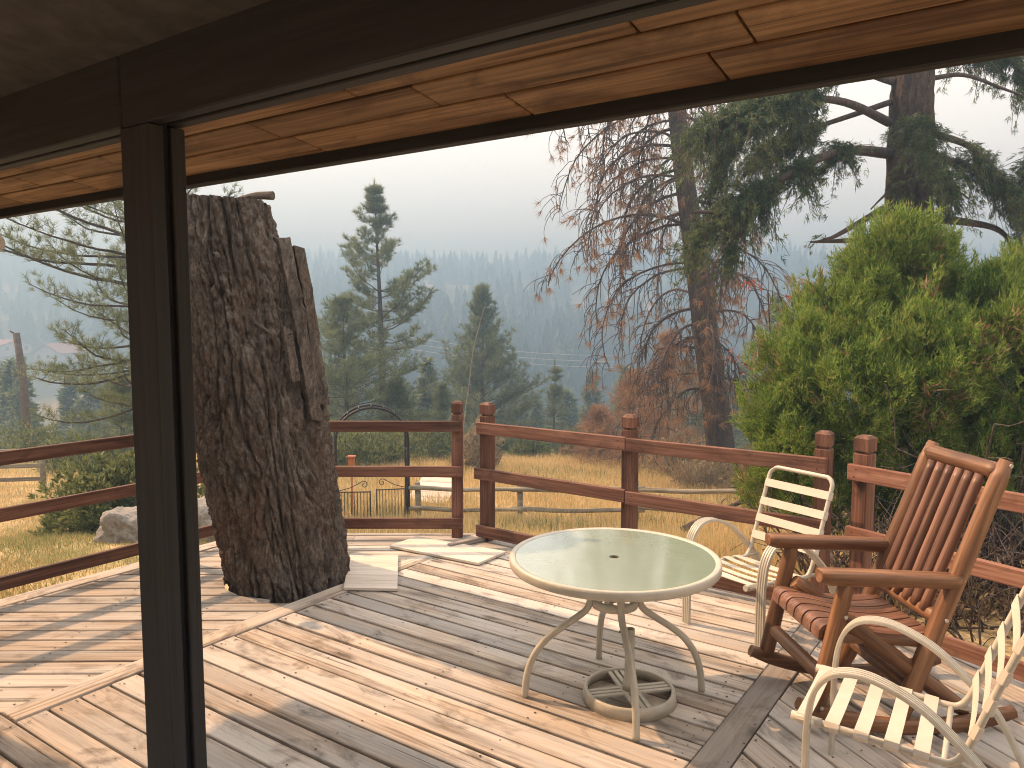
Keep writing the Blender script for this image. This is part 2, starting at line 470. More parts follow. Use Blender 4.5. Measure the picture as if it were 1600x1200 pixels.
def make_ground():
    na = 300
    rr = np.concatenate([np.linspace(0.5, 30, 60), np.geomspace(31, 720, 95)])
    th = np.linspace(0, 2*np.pi, na, endpoint=False)
    A, Rr = np.meshgrid(th, rr)
    X = Rr*np.cos(A); Y = Rr*np.sin(A); Z = hgt(X, Y)
    V = np.stack([X, Y, Z], -1).reshape(-1, 3)
    n = len(rr); idx = np.arange(n*na).reshape(n, na); nx = np.roll(idx, -1, 1)
    F = np.stack([idx[:-1], idx[1:], nx[1:], nx[:-1]], -1).reshape(-1, 4)
    return obj('ground', mesh_np('ground', V, F, True), M['ground_soil'])
tag(make_ground(), 'dry grassy yard falling away to a wooded valley', kind='structure')

# ------------------------------------------------------------------ deck
A0 = R(34.7)
TV = Vector((math.cos(A0), -math.sin(A0))); NV = Vector((math.sin(A0), math.cos(A0)))     # along / away from the house
def tn(t, n, z=0.0): return Vector((TV.x*t + NV.x*n, TV.y*t + NV.y*n, z))
HOUSE_RZ = -A0                                                                             # local x = TV, local y = NV

def clip(poly, px, py, nx, ny):
    """keep the side where (p - P).n <= 0"""
    out = []
    for i in range(len(poly)):
        a = poly[i]; b = poly[(i+1) % len(poly)]
        da = (a[0]-px)*nx + (a[1]-py)*ny; db = (b[0]-px)*nx + (b[1]-py)*ny
        if da <= 0: out.append(a)
        if (da < 0 < db) or (db < 0 < da):
            t = da/(da-db); out.append((a[0]+(b[0]-a[0])*t, a[1]+(b[1]-a[1])*t))
    return out

TRUNK = (-1.55, 5.25); HOLE = 0.43
deck = empty('deck'); tag(deck, 'weathered wooden deck of boards laid at angles', kind='structure')
deck_rows = []                                         # for nail heads
PT = 0.038

def plank(poly, ang, mat='deck_wood', dz=0.0, name='plank'):
    """poly in world xy -> a plank whose local x runs along ang"""
    if len(poly) < 3: return
    area = 0.5*sum(poly[i][0]*poly[(i+1) % len(poly)][1]-poly[(i+1) % len(poly)][0]*poly[i][1] for i in range(len(poly)))
    if abs(area) < 0.006: return
    cx = sum(p[0] for p in poly)/len(poly); cy = sum(p[1] for p in poly)/len(poly)
    ca, sa = math.cos(ang), math.sin(ang)
    loc = [((p[0]-cx)*ca + (p[1]-cy)*sa, -(p[0]-cx)*sa + (p[1]-cy)*ca) for p in poly]
    if area < 0: loc.reverse()
    bm = bmesh.new()
    lo = [bm.verts.new((x, y, -PT)) for x, y in loc]; hi = [bm.verts.new((x, y, 0)) for x, y in loc]
    n = len(loc)
    top = bm.faces.new(hi); bm.faces.new(lo[::-1])
    for k in range(n): bm.faces.new((lo[k], lo[(k+1) % n], hi[(k+1) % n], hi[k]))
    try:
        bmesh.ops.bevel(bm, geom=list(top.edges), offset=0.0035, segments=1, affect='EDGES', profile=0.5)
    except Exception:
        pass
    me = bpy.data.meshes.new(name); bm.to_mesh(me); bm.free()
    o = obj(name, me, M[mat], deck, (cx, cy, dz + rnd.uniform(-0.0025, 0.002)), ang)
    o.rotation_euler = (rnd.gauss(0, 0.004), rnd.gauss(0, 0.0008), ang)
    return o

def strips(region, ang, pitch, off, gap=0.015, hole=None, mat='deck_wood', joints=0.0):
    """fill a list of half-planes/polygon with boards along ang"""
    ca, sa = math.cos(ang), math.sin(ang)
    vs = [-p[0]*sa + p[1]*ca for p in region]
    k0 = math.floor((min(vs)-off)/pitch); k1 = math.ceil((max(vs)-off)/pitch)
    for k in range(k0, k1):
        v0 = off + k*pitch + gap/2*rnd.uniform(0.6, 1.6); v1 = off + (k+1)*pitch - gap/2*rnd.uniform(0.6, 1.6)
        # rotate into (u,v): clip region polygon by v0..v1
        poly = list(region)
        poly = clip(poly, -sa*v1, ca*v1, -sa, ca)
        poly = clip(poly, -sa*v0, ca*v0, sa, -ca)
        if len(poly) < 3: continue
        us = [p[0]*ca + p[1]*sa for p in poly]
        deck_rows.append((ang, (v0+v1)/2, min(us), max(us), v1-v0))
        if hole:
            hx, hy, hr = hole
            hu = hx*ca + hy*sa; hv = -hx*sa + hy*ca
            if v0 < hv + hr and v1 > hv - hr:
                for side in (-1, 1):
                    pp = clip(poly, hx, hy, -side*ca, -side*sa)   # keep half beyond the hole centre
                    if len(pp) < 3: continue
                    UV = [(p[0]*ca+p[1]*sa, -p[0]*sa+p[1]*ca) for p in pp]
                    vals = np.linspace(v0, v1, 6)
                    cut = [(hu + side*math.sqrt(max(hr*hr-(q-hv)**2, 0)), q) for q in vals]
                    outer = [q for q in UV if (q[0]-hu)*side > hr*0.98]
                    if len(outer) < 2: continue
                    outer.sort(key=lambda q: q[1])
                    ring = cut + outer[::-1]
                    plank([(u*ca - v*sa, u*sa + v*ca) for u, v in ring], ang, mat)
                continue
        if joints and (max(us)-min(us)) > joints:
            j = rnd.uniform(min(us)+1.0, max(us)-1.0)
            plank(clip(poly, ca*(j-0.002), sa*(j-0.002), ca, sa), ang, mat)
            plank(clip(poly, ca*(j+0.002), sa*(j+0.002), -ca, -sa), ang, mat)
        else:
            plank(poly, ang, mat)

def P2(t, n): v = tn(t, n); return (v.x, v.y)
D36 = R(-36.5); D58 = R(-58.0)
# outer edges
E_A = (-0.16, 6.215); E_B = (1.955, 4.65)
big = 12
def outer(poly):
    poly = clip(poly, 0, 6.33, 0, 1)
    poly = clip(poly, E_A[0], E_A[1], -math.sin(D36), math.cos(D36))
    poly = clip(poly, E_B[0], E_B[1], -math.sin(D58), math.cos(D58))
    return poly
ANG_C = -A0; ANG_L = R(0.6); ANG_R = R(-71.0)
N0 = 1.455
left = outer([P2(-5.275, N0+0.004), P2(-3.848, N0+0.004), P2(-3.848, big), P2(-5.275, big)])
strips(left, ANG_L, 0.1375, 4.590 - 0.1375*2 + 0.03, hole=(TRUNK[0], TRUNK[1], HOLE))
centre = outer([P2(-3.705, N0+0.004), P2(-1.113, N0+0.004), P2(-1.113, big), P2(-3.705, big)])
strips(centre, ANG_C, 0.1425, N0)
porch = [P2(-7.5, -2.0), P2(-1.113, -2.0), P2(-1.113, N0), P2(-7.5, N0)]
strips(porch, ANG_C, 0.1425, N0, joints=4.5)
right = outer([P2(-0.96, -2.0), P2(4.0, -2.0), P2(4.0, big), P2(-0.96, big)])
strips(right, ANG_R, 0.145, 0.02, gap=0.012)
# divider boards and the border board
plank(outer([P2(-3.843, N0+0.004), P2(-3.71, N0+0.004), P2(-3.71, big), P2(-3.843, big)]), R(55.3), 'deck_wood', 0.003)
plank(outer([P2(-1.108, -2.0), P2(-0.966, -2.0), P2(-0.966, big), P2(-1.108, big)]), R(55.3), 'deck_dark', 0.003)
plank(outer([P2(-5.42, -2.0), P2(-5.28, -2.0), P2(-5.28, big), P2(-5.42, big)]), R(55.3), 'deck_wood', 0.002)
# nail heads, two across each board at every joist
nm = MB()
for ang, vc, u0, u1, wd in deck_rows:
    ca, sa = math.cos(ang), math.sin(ang)
    st = 0.61; u = math.ceil(u0/st)*st
    us = [u0 + 0.05, u1 - 0.05]
    while u < u1: us.append(u + 0.0); u += st
    for u in us:
        for s in (-1, 1):
            if rnd.random() < 0.12: continue
            uu = u + rnd.uniform(-0.012, 0.012); vv = vc + s*wd*0.27 + rnd.uniform(-0.008, 0.008)
            x, y = uu*ca - vv*sa, uu*sa + vv*ca
            if math.hypot(x-TRUNK[0], y-TRUNK[1]) < HOLE + 0.02 or y < 1.5: continue
            r = rnd.uniform(0.004, 0.0065)
            nm.add([(x+r*math.cos(a*math.pi/3), y+r*math.sin(a*math.pi/3), 0.0032) for a in range(6)], [tuple(range(6))])
tag(nm.build('nail_heads', M['nail_rust'], deck), kind='stuff')
# rim joists under the edge
def edge_board(name, p0, p1, z0, z1, th, mat, parent, grain=True):
    d = Vector((p1[0]-p0[0], p1[1]-p0[1])); L = d.length; a = math.atan2(d.y, d.x)
    m_ = MB().cbox((0, -th/2, z0), (L, th/2, z1), min(0.004, th*0.2))
    return m_.build(name, M[mat], parent, (p0[0], p0[1], 0), a)
def lerp2(a, b, t): return (a[0]+(b[0]-a[0])*t, a[1]+(b[1]-a[1])*t)
cL = P2(-5.40, 0); c0 = (-2.16, 6.305)
edge_board('rim_joist', P2(-5.40, -1.0), c0, -0.24, -0.042, 0.04, 'deck_dark', deck)
edge_board('rim_joist', (c0[0]+0.03, 6.30), (-0.19, 6.30), -0.24, -0.042, 0.04, 'deck_dark', deck)
edge_board('rim_joist', (-0.20, 6.20), (1.93, 4.63), -0.24, -0.042, 0.04, 'deck_dark', deck)
edge_board('rim_joist', (1.93, 4.63), (3.6, 1.95), -0.24, -0.042, 0.04, 'deck_dark', deck)

# ------------------------------------------------------------------ house: post, beam, eave, roof, wall
house = empty('house', (0, 0, 0), HOUSE_RZ)
tag(house, 'dark timber house porch with post, beam and boarded eave overhead', 'house')
XROT = (0, -math.pi/2, 0)
def vbox(name, t0, t1, n0, n1, z0, z1, mat, parent, c=0.003):
    """upright piece, grain vertical: mesh along local x turned upright"""
    L = z1-z0
    m_ = MB().cbox((0, -(n1-n0)/2, -(t1-t0)/2), (L, (n1-n0)/2, (t1-t0)/2), c)
    o = m_.build(name, M[mat], parent, ((t0+t1)/2, (n0+n1)/2, z0))
    o.rotation_euler = XROT
    return o
def hbox(name, t0, t1, n0, n1, z0, z1, mat, parent, c=0.003):
    m_ = MB().cbox((-(t1-t0)/2, -(n1-n0)/2, -(z1-z0)/2), ((t1-t0)/2, (n1-n0)/2, (z1-z0)/2), c)
    return m_.build(name, M[mat], parent, ((t0+t1)/2, (n0+n1)/2, (z0+z1)/2))
ZB = 2.265
post = vbox('porch_post', -1.915, -1.790, 1.060, 1.099, 0.002, ZB-0.002, 'dark_paint', house, 0.003)
def sub(o, parent):      # re-parent a piece under a part, keeping its place in the house
    bpy.context.view_layer.update()
    mw = o.matrix_world.copy(); o.parent = parent; o.matrix_parent_inverse = parent.matrix_world.inverted(); o.matrix_world = mw
    return o
sub(vbox('screen_groove', -1.90, -1.806, 1.0995, 1.1195, 0.002, ZB+0.018, 'groove_dark', house, 0.001), post)
sub(vbox('post_trim', -1.915, -1.790, 1.120, 1.157, 0.002, ZB-0.002, 'dark_paint', house, 0.003), post)
T0, T1 = -5.6, 4.2
beam = hbox('porch_beam', T0, -1.912, 1.060, 1.099, ZB, 2.478, 'dark_paint', house, 0.004)
beam2 = hbox('porch_beam', -1.908, T1, 1.0605, 1.0995, ZB, 2.478, 'dark_paint', house, 0.004)
sub(hbox('screen_groove', T0, T1, 1.100, 1.1195, ZB+0.02, 2.44, 'groove_dark', house, 0.001), beam2)
sub(hbox('beam_trim', T0, T1, 1.120, 1.157, ZB+0.003, 2.39, 'dark_paint', house, 0.003), beam2)
# other porch posts out of view keep the beam up
vbox('porch_post', 2.3, 2.42, 1.060, 1.157, 0.002, ZB-0.002, 'dark_paint', house)
vbox('porch_post', -5.5, -5.38, 1.060, 1.157, 0.002, ZB-0.002, 'dark_paint', house)
# eave boards, sloping down and out
SL = 0.16
def zs(n): return 2.40 - SL*(n - 1.15)
SA = math.atan(SL)
rows = [(1.162, 1.297, [-3.9, -2.44, -2.90, -1.27, -0.65, 0.55, 1.9]), (1.300, 1.437, [-4.2, -3.25, -2.45, -1.47, -0.69, 0.4, 1.6]),
        (1.440, 1.563, [-4.4, -3.42, -3.12, -1.92, -1.30, -0.50, 0.9, 2.2]), (1.566, 1.700, [-4.6, -3.86, -3.20, -1.88, -1.11, -0.60, 0.3, 1.5])]
for n0, n1, js in rows:
    cuts = [T0] + sorted(js) + [T1]
    for a, b in zip(cuts[:-1], cuts[1:]):
        wd = (n1-n0)/math.cos(SA)
        m_ = MB().cbox((-(b-a)/2+0.003, -wd/2+0.003, 0), ((b-a)/2-0.003, wd/2-0.003, 0.019), 0.003)
        o = m_.build('eave_board', M['soffit_wood'], house, ((a+b)/2, (n0+n1)/2, zs((n0+n1)/2)))
        o.rotation_euler = (-SA, 0, 0)
hbox('fascia', T0, T1, 1.703, 1.742, zs(1.703)-0.034, zs(1.703)+0.14, 'dark_paint', house, 0.004)
fs = hbox('drip_edge', T0, T1, 1.7425, 1.764, zs(1.703)-0.018, zs(1.703)+0.16, 'galvanised', house, 0.002)
# roof deck, cut short behind the camera to let sky light in
rf = MB()
def roof_prism(t0, t1, n0, n1, zlo):
    z0, z1 = zs(n0)+0.024, zs(n1)+0.024
    V = [(t0,n0,z0),(t1,n0,z0),(t1,n1,z1),(t0,n1,z1),(t0,n0,z0+0.10),(t1,n0,z0+0.10),(t1,n1,z1+0.10),(t0,n1,z1+0.10)]
    rf.add(V, [(3,2,1,0),(4,5,6,7),(0,1,5,4),(1,2,6,5),(2,3,7,6),(3,0,4,7)])
roof_prism(-5.62, T1+0.02, -0.9, 1.702, 0)
roof_prism(-10.5, -5.625, -2.8, 0.86, 0)
rf.build('roof', M['shingle'], house)
hbox('eave_shadow_strip', T0, T1, 1.766, 1.99, 2.395, 2.50, 'dark_paint', house, 0.01)  # unseen strip added outside the fascia to push the eave's shadow outward
# ceiling panels inside the beam
zc = 2.484
tt = T0
for b in (-3.55, -2.33, -1.11, 0.11, 1.33, 2.55, T1):
    for (n0, n1) in ((-0.88, -0.157), (-0.153, 1.058)):
        hbox('ceiling_panel', tt+0.002, b-0.002, n0, n1, zc, zc+0.012, 'osb_panel', house, 0.001)
    tt = b
hbox('wall', T0, T1, -4.6, -4.45, -0.4, 2.9, 'brown_siding', house)
hbox('wall', -10.5, -5.65, -2.5, 0.60, -0.4, 2.45, 'brown_siding', house)
# hook under the eave by the beam trim
hk = [(0, 0, 0.03), (0, 0, -0.035), (0.002, 0.003, -0.05), (-0.006, 0.006, -0.058), (-0.014, 0.006, -0.052), (-0.015, 0.005, -0.036)]
MB().tube(crom(hk, 5), 0.0028, 6).build('hook', M['black_iron'], house, (-1.185, 1.185, 2.375))
# corrugated downspout elbow at the eave's far end
el = []; rr_ = []
for i in range(40):
    a = i/39*R(70)
    el.append((-0.16+0.16*math.cos(a), 0, -0.16*math.sin(a))); rr_.append(0.05 + 0.004*math.sin(i*1.6))
dsp = MB().tube(el, rr_, 18)
dso = dsp.build('downspout', M['galvanised'], house, (-4.33, 1.69, zs(1.70)-0.012)); dso.rotation_euler = (0, 0, R(180))

# ------------------------------------------------------------------ railings
def rail_post(parent, x, y, rz, h=1.118, w=0.090, z0=-0.22):
    L = h - 0.105 - z0
    m_ = MB().cbox((0, -w/2, -w/2), (L, w/2, w/2), 0.004)
    o = m_.build('post', M['rail_stain'], parent, (x, y, z0)); o.rotation_euler = (0, -math.pi/2 + rnd.gauss(0, 0.004), rz)
    c = MB().cbox((L, -w/2+0.011, -w/2+0.011), (L+0.016, w/2-0.011, w/2-0.011), 0.001)
    a = w/2; b = w/2-0.016; x0 = L+0.016; x1 = L+0.016+0.073; x2 = L+0.105
    V = [(x0,-a,-a),(x0,a,-a),(x0,a,a),(x0,-a,a),(x1,-a,-a),(x1,a,-a),(x1,a,a),(x1,-a,a),(x2,-b,-b),(x2,b,-b),(x2,b,b),(x2,-b,b)]
    F = [(3,2,1,0),(8,9,10,11)] + [(k,(k+1)%4,4+(k+1)%4,4+k) for k in range(4)] + [(4+k,4+(k+1)%4,8+(k+1)%4,8+k) for k in range(4)]
    c.add(V, F); c.build('post_cap', M['rail_stain'], o)
    return o
SCREW = MB().tube([(0, -0.0016, 0), (0, 0.004, 0)], 0.0045, 8).mesh('screw')
def rail(parent, p0, p1, z0, z1, mat='rail_stain', th=0.038):
    d = Vector((p1[0]-p0[0], p1[1]-p0[1])); L = d.length; a = math.atan2(d.y, d.x)
    m_ = MB().cbox((-L/2, -th/2, -(z1-z0)/2), (L/2, th/2, (z1-z0)/2), 0.004)
    o = m_.build('rail', M[mat], parent, ((p0[0]+p1[0])/2, (p0[1]+p1[1])/2, (z0+z1)/2 + rnd.gauss(0, 0.003)))
    o.rotation_euler = (rnd.gauss(0, 0.01), rnd.gauss(0, 0.0015), a)
    for e in (-L/2+0.05, L/2-0.05):                       # screw heads at both ends
        for dz_ in (-0.022, 0.022):
            sc_ = obj('screw', SCREW, M['nail_rust'], o, (e + rnd.uniform(-.008, .008), -th/2, dz_ + rnd.uniform(-.006, .006)))
    return o
RZ = [(0.880, 0.966), (0.517, 0.603), (0.086, 0.172)]
RZ2 = [(0.874, 0.966), (0.500, 0.590), (0.045, 0.135)]
r1 = empty('railing'); tag(r1, 'red-brown rail fence along the left edge of the deck beside the yard', 'railing', 'deck railings')
tl = -5.33
pa = tn(tl, 0.6); pb = tn(tl, 3.74)
for z0, z1 in RZ: rail(r1, (pa.x, pa.y), (pb.x, pb.y), z0, z1)
for n in (1.2, 3.13): p = tn(tl-0.066, n); rail_post(r1, p.x, p.y, R(55.3))
r2 = empty('railing'); tag(r2, 'red-brown railing behind the big stump, in front of the iron arch', 'railing', 'deck railings')
for z0, z1 in RZ: rail(r2, (-2.13, 6.166), (-0.405, 6.166), z0, z1)
rail_post(r2, -0.450, 6.232, 0); rail_post(r2, -2.15, 6.25, R(25))
r3 = empty('railing'); tag(r3, 'red-brown railing behind the glass table, with a middle post', 'railing', 'deck railings')
d3 = Vector((math.cos(D36), math.sin(D36))); q3 = Vector((-math.sin(D36), math.cos(D36)))
b3 = Vector((-0.200, 6.135))
def along3(s, off=0.0): p = b3 + d3*s + q3*off; return (p.x, p.y)
for s in (0.0, 1.285, 2.585): p = along3(s); rail_post(r3, p[0], p[1], D36)
for k, (z0, z1) in enumerate(RZ2):
    ex = [-0.045, -0.07, -0.055][k]
    rail(r3, along3(ex, -0.066), along3(1.284, -0.066), z0, z1)
    rail(r3, along3(1.288, -0.066), along3(2.62, -0.066), z0-0.003, z1-0.003)
r4 = empty('railing'); tag(r4, 'paler worn red railing behind the wooden rocking chair', 'railing', 'deck railings')
d4 = Vector((math.cos(D58), math.sin(D58))); q4 = Vector((-math.sin(D58), math.cos(D58)))
b4 = Vector((2.040, 4.425))
def along4(s, off=0.0): p = b4 + d4*s + q4*off; return (p.x, p.y)
for s in (0.0, 1.55, 3.0): p = along4(s); rail_post(r4, p[0], p[1], D58)
for z0, z1 in RZ2: rail(r4, along4(-0.05, -0.066), along4(2.9, -0.066), z0-0.005, z1-0.005, 'rail_worn')

# ------------------------------------------------------------------ the big stump
def make_stump():
    root = empty('tree_stump', (TRUNK[0], TRUNK[1], 0)); tag(root, 'massive leaning tree stump with furrowed bark growing through the deck', 'stump')
    NA, NZ = 420, 380; Z0, Z1 = -0.55, 2.52
    cx = [(-0.55, 0.02), (0.0, 0.0), (0.6, -0.075), (1.1, -0.147), (1.6, -0.20), (2.0, -0.24), (2.52, -0.31)]
    rad = [(-0.55, 0.47), (0.0, 0.405), (0.12, 0.40), (0.4, 0.402), (0.8, 0.418), (1.1, 0.432), (1.6, 0.432), (2.0, 0.425), (2.52, 0.40)]
    V = np.zeros((NZ*NA, 3), np.float32)
    for i in range(NZ):
        z = Z0 + (Z1-Z0)*i/(NZ-1)
        c = np.interp(z, [a for a, b in cx], [b for a, b in cx]); r0 = np.interp(z, [a for a, b in rad], [b for a, b in rad])
        for j in range(NA):
            a = 2*math.pi*j/NA
            ca, sa = math.cos(a), math.sin(a)
            # long wandering fissures, cross breaks and scaly plates
            wx = mnoise.noise((ca*2.1, sa*2.1, z*1.1))*0.5 + mnoise.noise((ca*5, sa*5, z*3.0))*0.16
            q = Vector((ca*3.6 + wx, sa*3.6 + wx, z*0.85))
            f1 = abs(mnoise.noise(q)); f2 = abs(mnoise.noise(q*2.3 + Vector((7, 3, z*0.6))))
            wv_ = 0.05 + 0.06*abs(mnoise.noise((ca*2.5, sa*2.5+4, z*1.9)))
            k1 = math.exp(-(f1/wv_)**2); k2 = math.exp(-(f2/0.08)**2)
            dd2, _ = mnoise.voronoi(Vector((ca*9.5 + wx*2, sa*9.5, z*7.0)))
            e2 = min((dd2[1]-dd2[0])*2.0, 1.0)
            plate = mnoise.cell(Vector((ca*9.5 + wx*2, sa*9.5, z*7.0)))
            fine = mnoise.fractal((ca*17, sa*17, z*21), 0.7, 2.1, 4)
            lump = mnoise.noise((ca*1.3+4, sa*1.3, z*0.9))*0.030 + mnoise.noise((ca*3.2+9, sa*3.2, z*2.0))*0.020
            mo = 0.55 + 0.9*abs(mnoise.noise((ca*1.7+2, sa*1.7, z*1.3+5)))
            r = r0 + 0.012 + lump - (0.060*k1 + 0.034*k2)*mo + 0.030*(e2-0.6)*(1.5-mo) + 0.020*fine*mo
            # a strip of bark has broken away high on the right
            if z > 1.7:
                am = math.atan2(math.sin(a-0.22), math.cos(a-0.22))
                gap = max(0.0, 1 - (am/1.0)**2)*min(1, max(0, (z-2.24 - 0.05*mnoise.noise((a*3, 2, 0)))/0.05))
                r -= gap*0.125 + max(0, 1-(am/0.7)**2)*0.03*min(1, (z-1.7)/0.3)
            zz = z
            if i >= NZ-12:
                zz = z + 0.02*mnoise.noise((ca*5, sa*5, 3.0))
            V[i*NA+j] = (c + ca*r, -0.07*max(z, 0) + sa*r, zz)
    idx = np.arange(NZ*NA).reshape(NZ, NA); nx = np.roll(idx, -1, 1)
    F = np.stack([idx[:-1], nx[:-1], nx[1:], idx[1:]], -1).reshape(-1, 4)
    trunk = obj('trunk', mesh_np('trunk', V, F, True), M['stump_bark'], root)
    # sawn top
    top = MB(); ring = [tuple(p) for p in V[-NA:]]
    c = np.mean(V[-NA:], 0)
    top.add(ring + [(c[0], c[1], c[2]-0.015)], [(k, (k+1) % NA, NA) for k in range(NA)])
    top.build('sawn_top', M['cut_wood'], root)
    # loose slab of bark standing on the right flank
    def slab(path, w, th, seed):
        b = MB(); n = len(path); rows = []
        for i, (x, y, z) in enumerate(path):
            ww = w*(1 + 0.18*mnoise.noise((i*0.7, seed, 0)))
            jag = 0.025*mnoise.noise((i*1.9, seed, 5))
            y = y - 0.07*z - 0.05
            rows.append([(x-ww/2+jag, y-0.02, z), (x-ww*0.1, y-th-0.02, z + 0.02*math.sin(i*2+seed)), (x+ww/2+jag, y-0.01, z), (x+ww*0.4, y+th, z), (x-ww*0.3, y+th, z)])
        V = [p for r in rows for p in r]; F = []
        for i in range(n-1):
            for k in range(5): F.append((i*5+k, i*5+(k+1) % 5, (i+1)*5+(k+1) % 5, (i+1)*5+k))
        F.append((4,3,2,1,0)); F.append(tuple((n-1)*5+k for k in range(5)))
        return b.add(V, F)
    def pth(pts, n=26): return [tuple(p) for p in crom(pts, max(2, n//(len(pts)-1)))]
    slab(pth([(0.265, -0.10, 1.12), (0.225, -0.13, 1.5), (0.175, -0.14, 1.88), (0.105, -0.11, 2.30)]), 0.10, 0.035, 1.0).build('bark_slab', M['stump_bark'], root)
    slab(pth([(0.30, -0.02, 1.22), (0.268, -0.03, 1.5), (0.228, -0.03, 1.9), (0.175, -0.02, 2.24)]), 0.085, 0.035, 3.0).build('bark_slab', M['stump_bark'], root)
    slab(pth([(0.185, -0.24, 1.40), (0.165, -0.25, 1.58), (0.145, -0.24, 1.72)]), 0.06, 0.025, 6.0).build('bark_slab', M['stump_bark'], root)
    # broken stubs
    def stub(p0, p1, r0, r1, mat='branch_wood'):
        pts = crom([p0, ((p0[0]+p1[0])/2, (p0[1]+p1[1])/2, (p0[2]+p1[2])/2+0.012), p1], 4)
        MB().tube(pts, list(np.linspace(r0, r1, len(pts))), 7).build('branch_stub', M[mat], root)
    stub((-0.14, -0.42, 1.80), (0.09, -0.52, 1.69), 0.016, 0.008)
    stub((-0.30, -0.47, 2.20), (-0.19, -0.62, 2.16), 0.02, 0.012)
    stub((0.08, -0.20, 1.79), (0.245, -0.25, 1.80), 0.028, 0.024)
    stub((-0.16, -0.32, 2.53), (0.065, -0.36, 2.55), 0.02, 0.028)
    stub((-0.60, -0.34, 0.93), (-0.53, -0.40, 0.93), 0.05, 0.028, 'stump_bark')
    return root
make_stump()

# ------------------------------------------------------------------ loose boards on the deck
def board(pts, z, th, label, name='plywood_board', mat='plywood'):
    a = Vector(pts[0]); b = Vector(pts[1]); ang = math.atan2(b.y-a.y, b.x-a.x)
    c = sum((Vector(p) for p in pts), Vector((0, 0)))/len(pts)
    ca, sa = math.cos(-ang), math.sin(-ang)
    loc = [((p[0]-c.x)*ca-(p[1]-c.y)*sa, (p[0]-c.x)*sa+(p[1]-c.y)*ca) for p in pts]
    t = MB().poly(loc, 0, th)
    bm = bmesh.new(); vs = [bm.verts.new(p) for p in t.v]
    for f in t.f: bm.faces.new([vs[i] for i in f])
    bmesh.ops.bevel(bm, geom=bm.edges[:], offset=0.002, segments=1, affect='EDGES', profile=0.5)
    me = bpy.data.meshes.new(name); bm.to_mesh(me); bm.free()
    o = obj(name, me, M[mat], None, (c.x, c.y, z), ang)
    return tag(o, label, 'board', 'loose plywood boards on the deck')
board([(-1.11, 4.955), (-0.752, 4.935), (-0.85, 5.645), (-1.215, 5.66)], 0.006, 0.019, 'small plywood square lying against the foot of the stump')
board([(-0.955, 5.895), (-0.245, 5.465), (-0.045, 5.745), (-0.775, 6.155)], 0.006, 0.019, 'longer pale plywood board lying beside the railing gap')
def offcut(x, y, rz, L, w, t, label):
    m_ = MB().cbox((-L/2, -w/2, 0), (L/2, w/2, t), 0.004)
    tag(m_.build('wood_offcut', M['deck_dark'], None, (x, y, 0.004), rz), label, 'offcut')
offcut(-0.33, 6.02, R(40), 0.42, 0.05, 0.035, 'dark weathered lath lying on the deck in the railing gap')

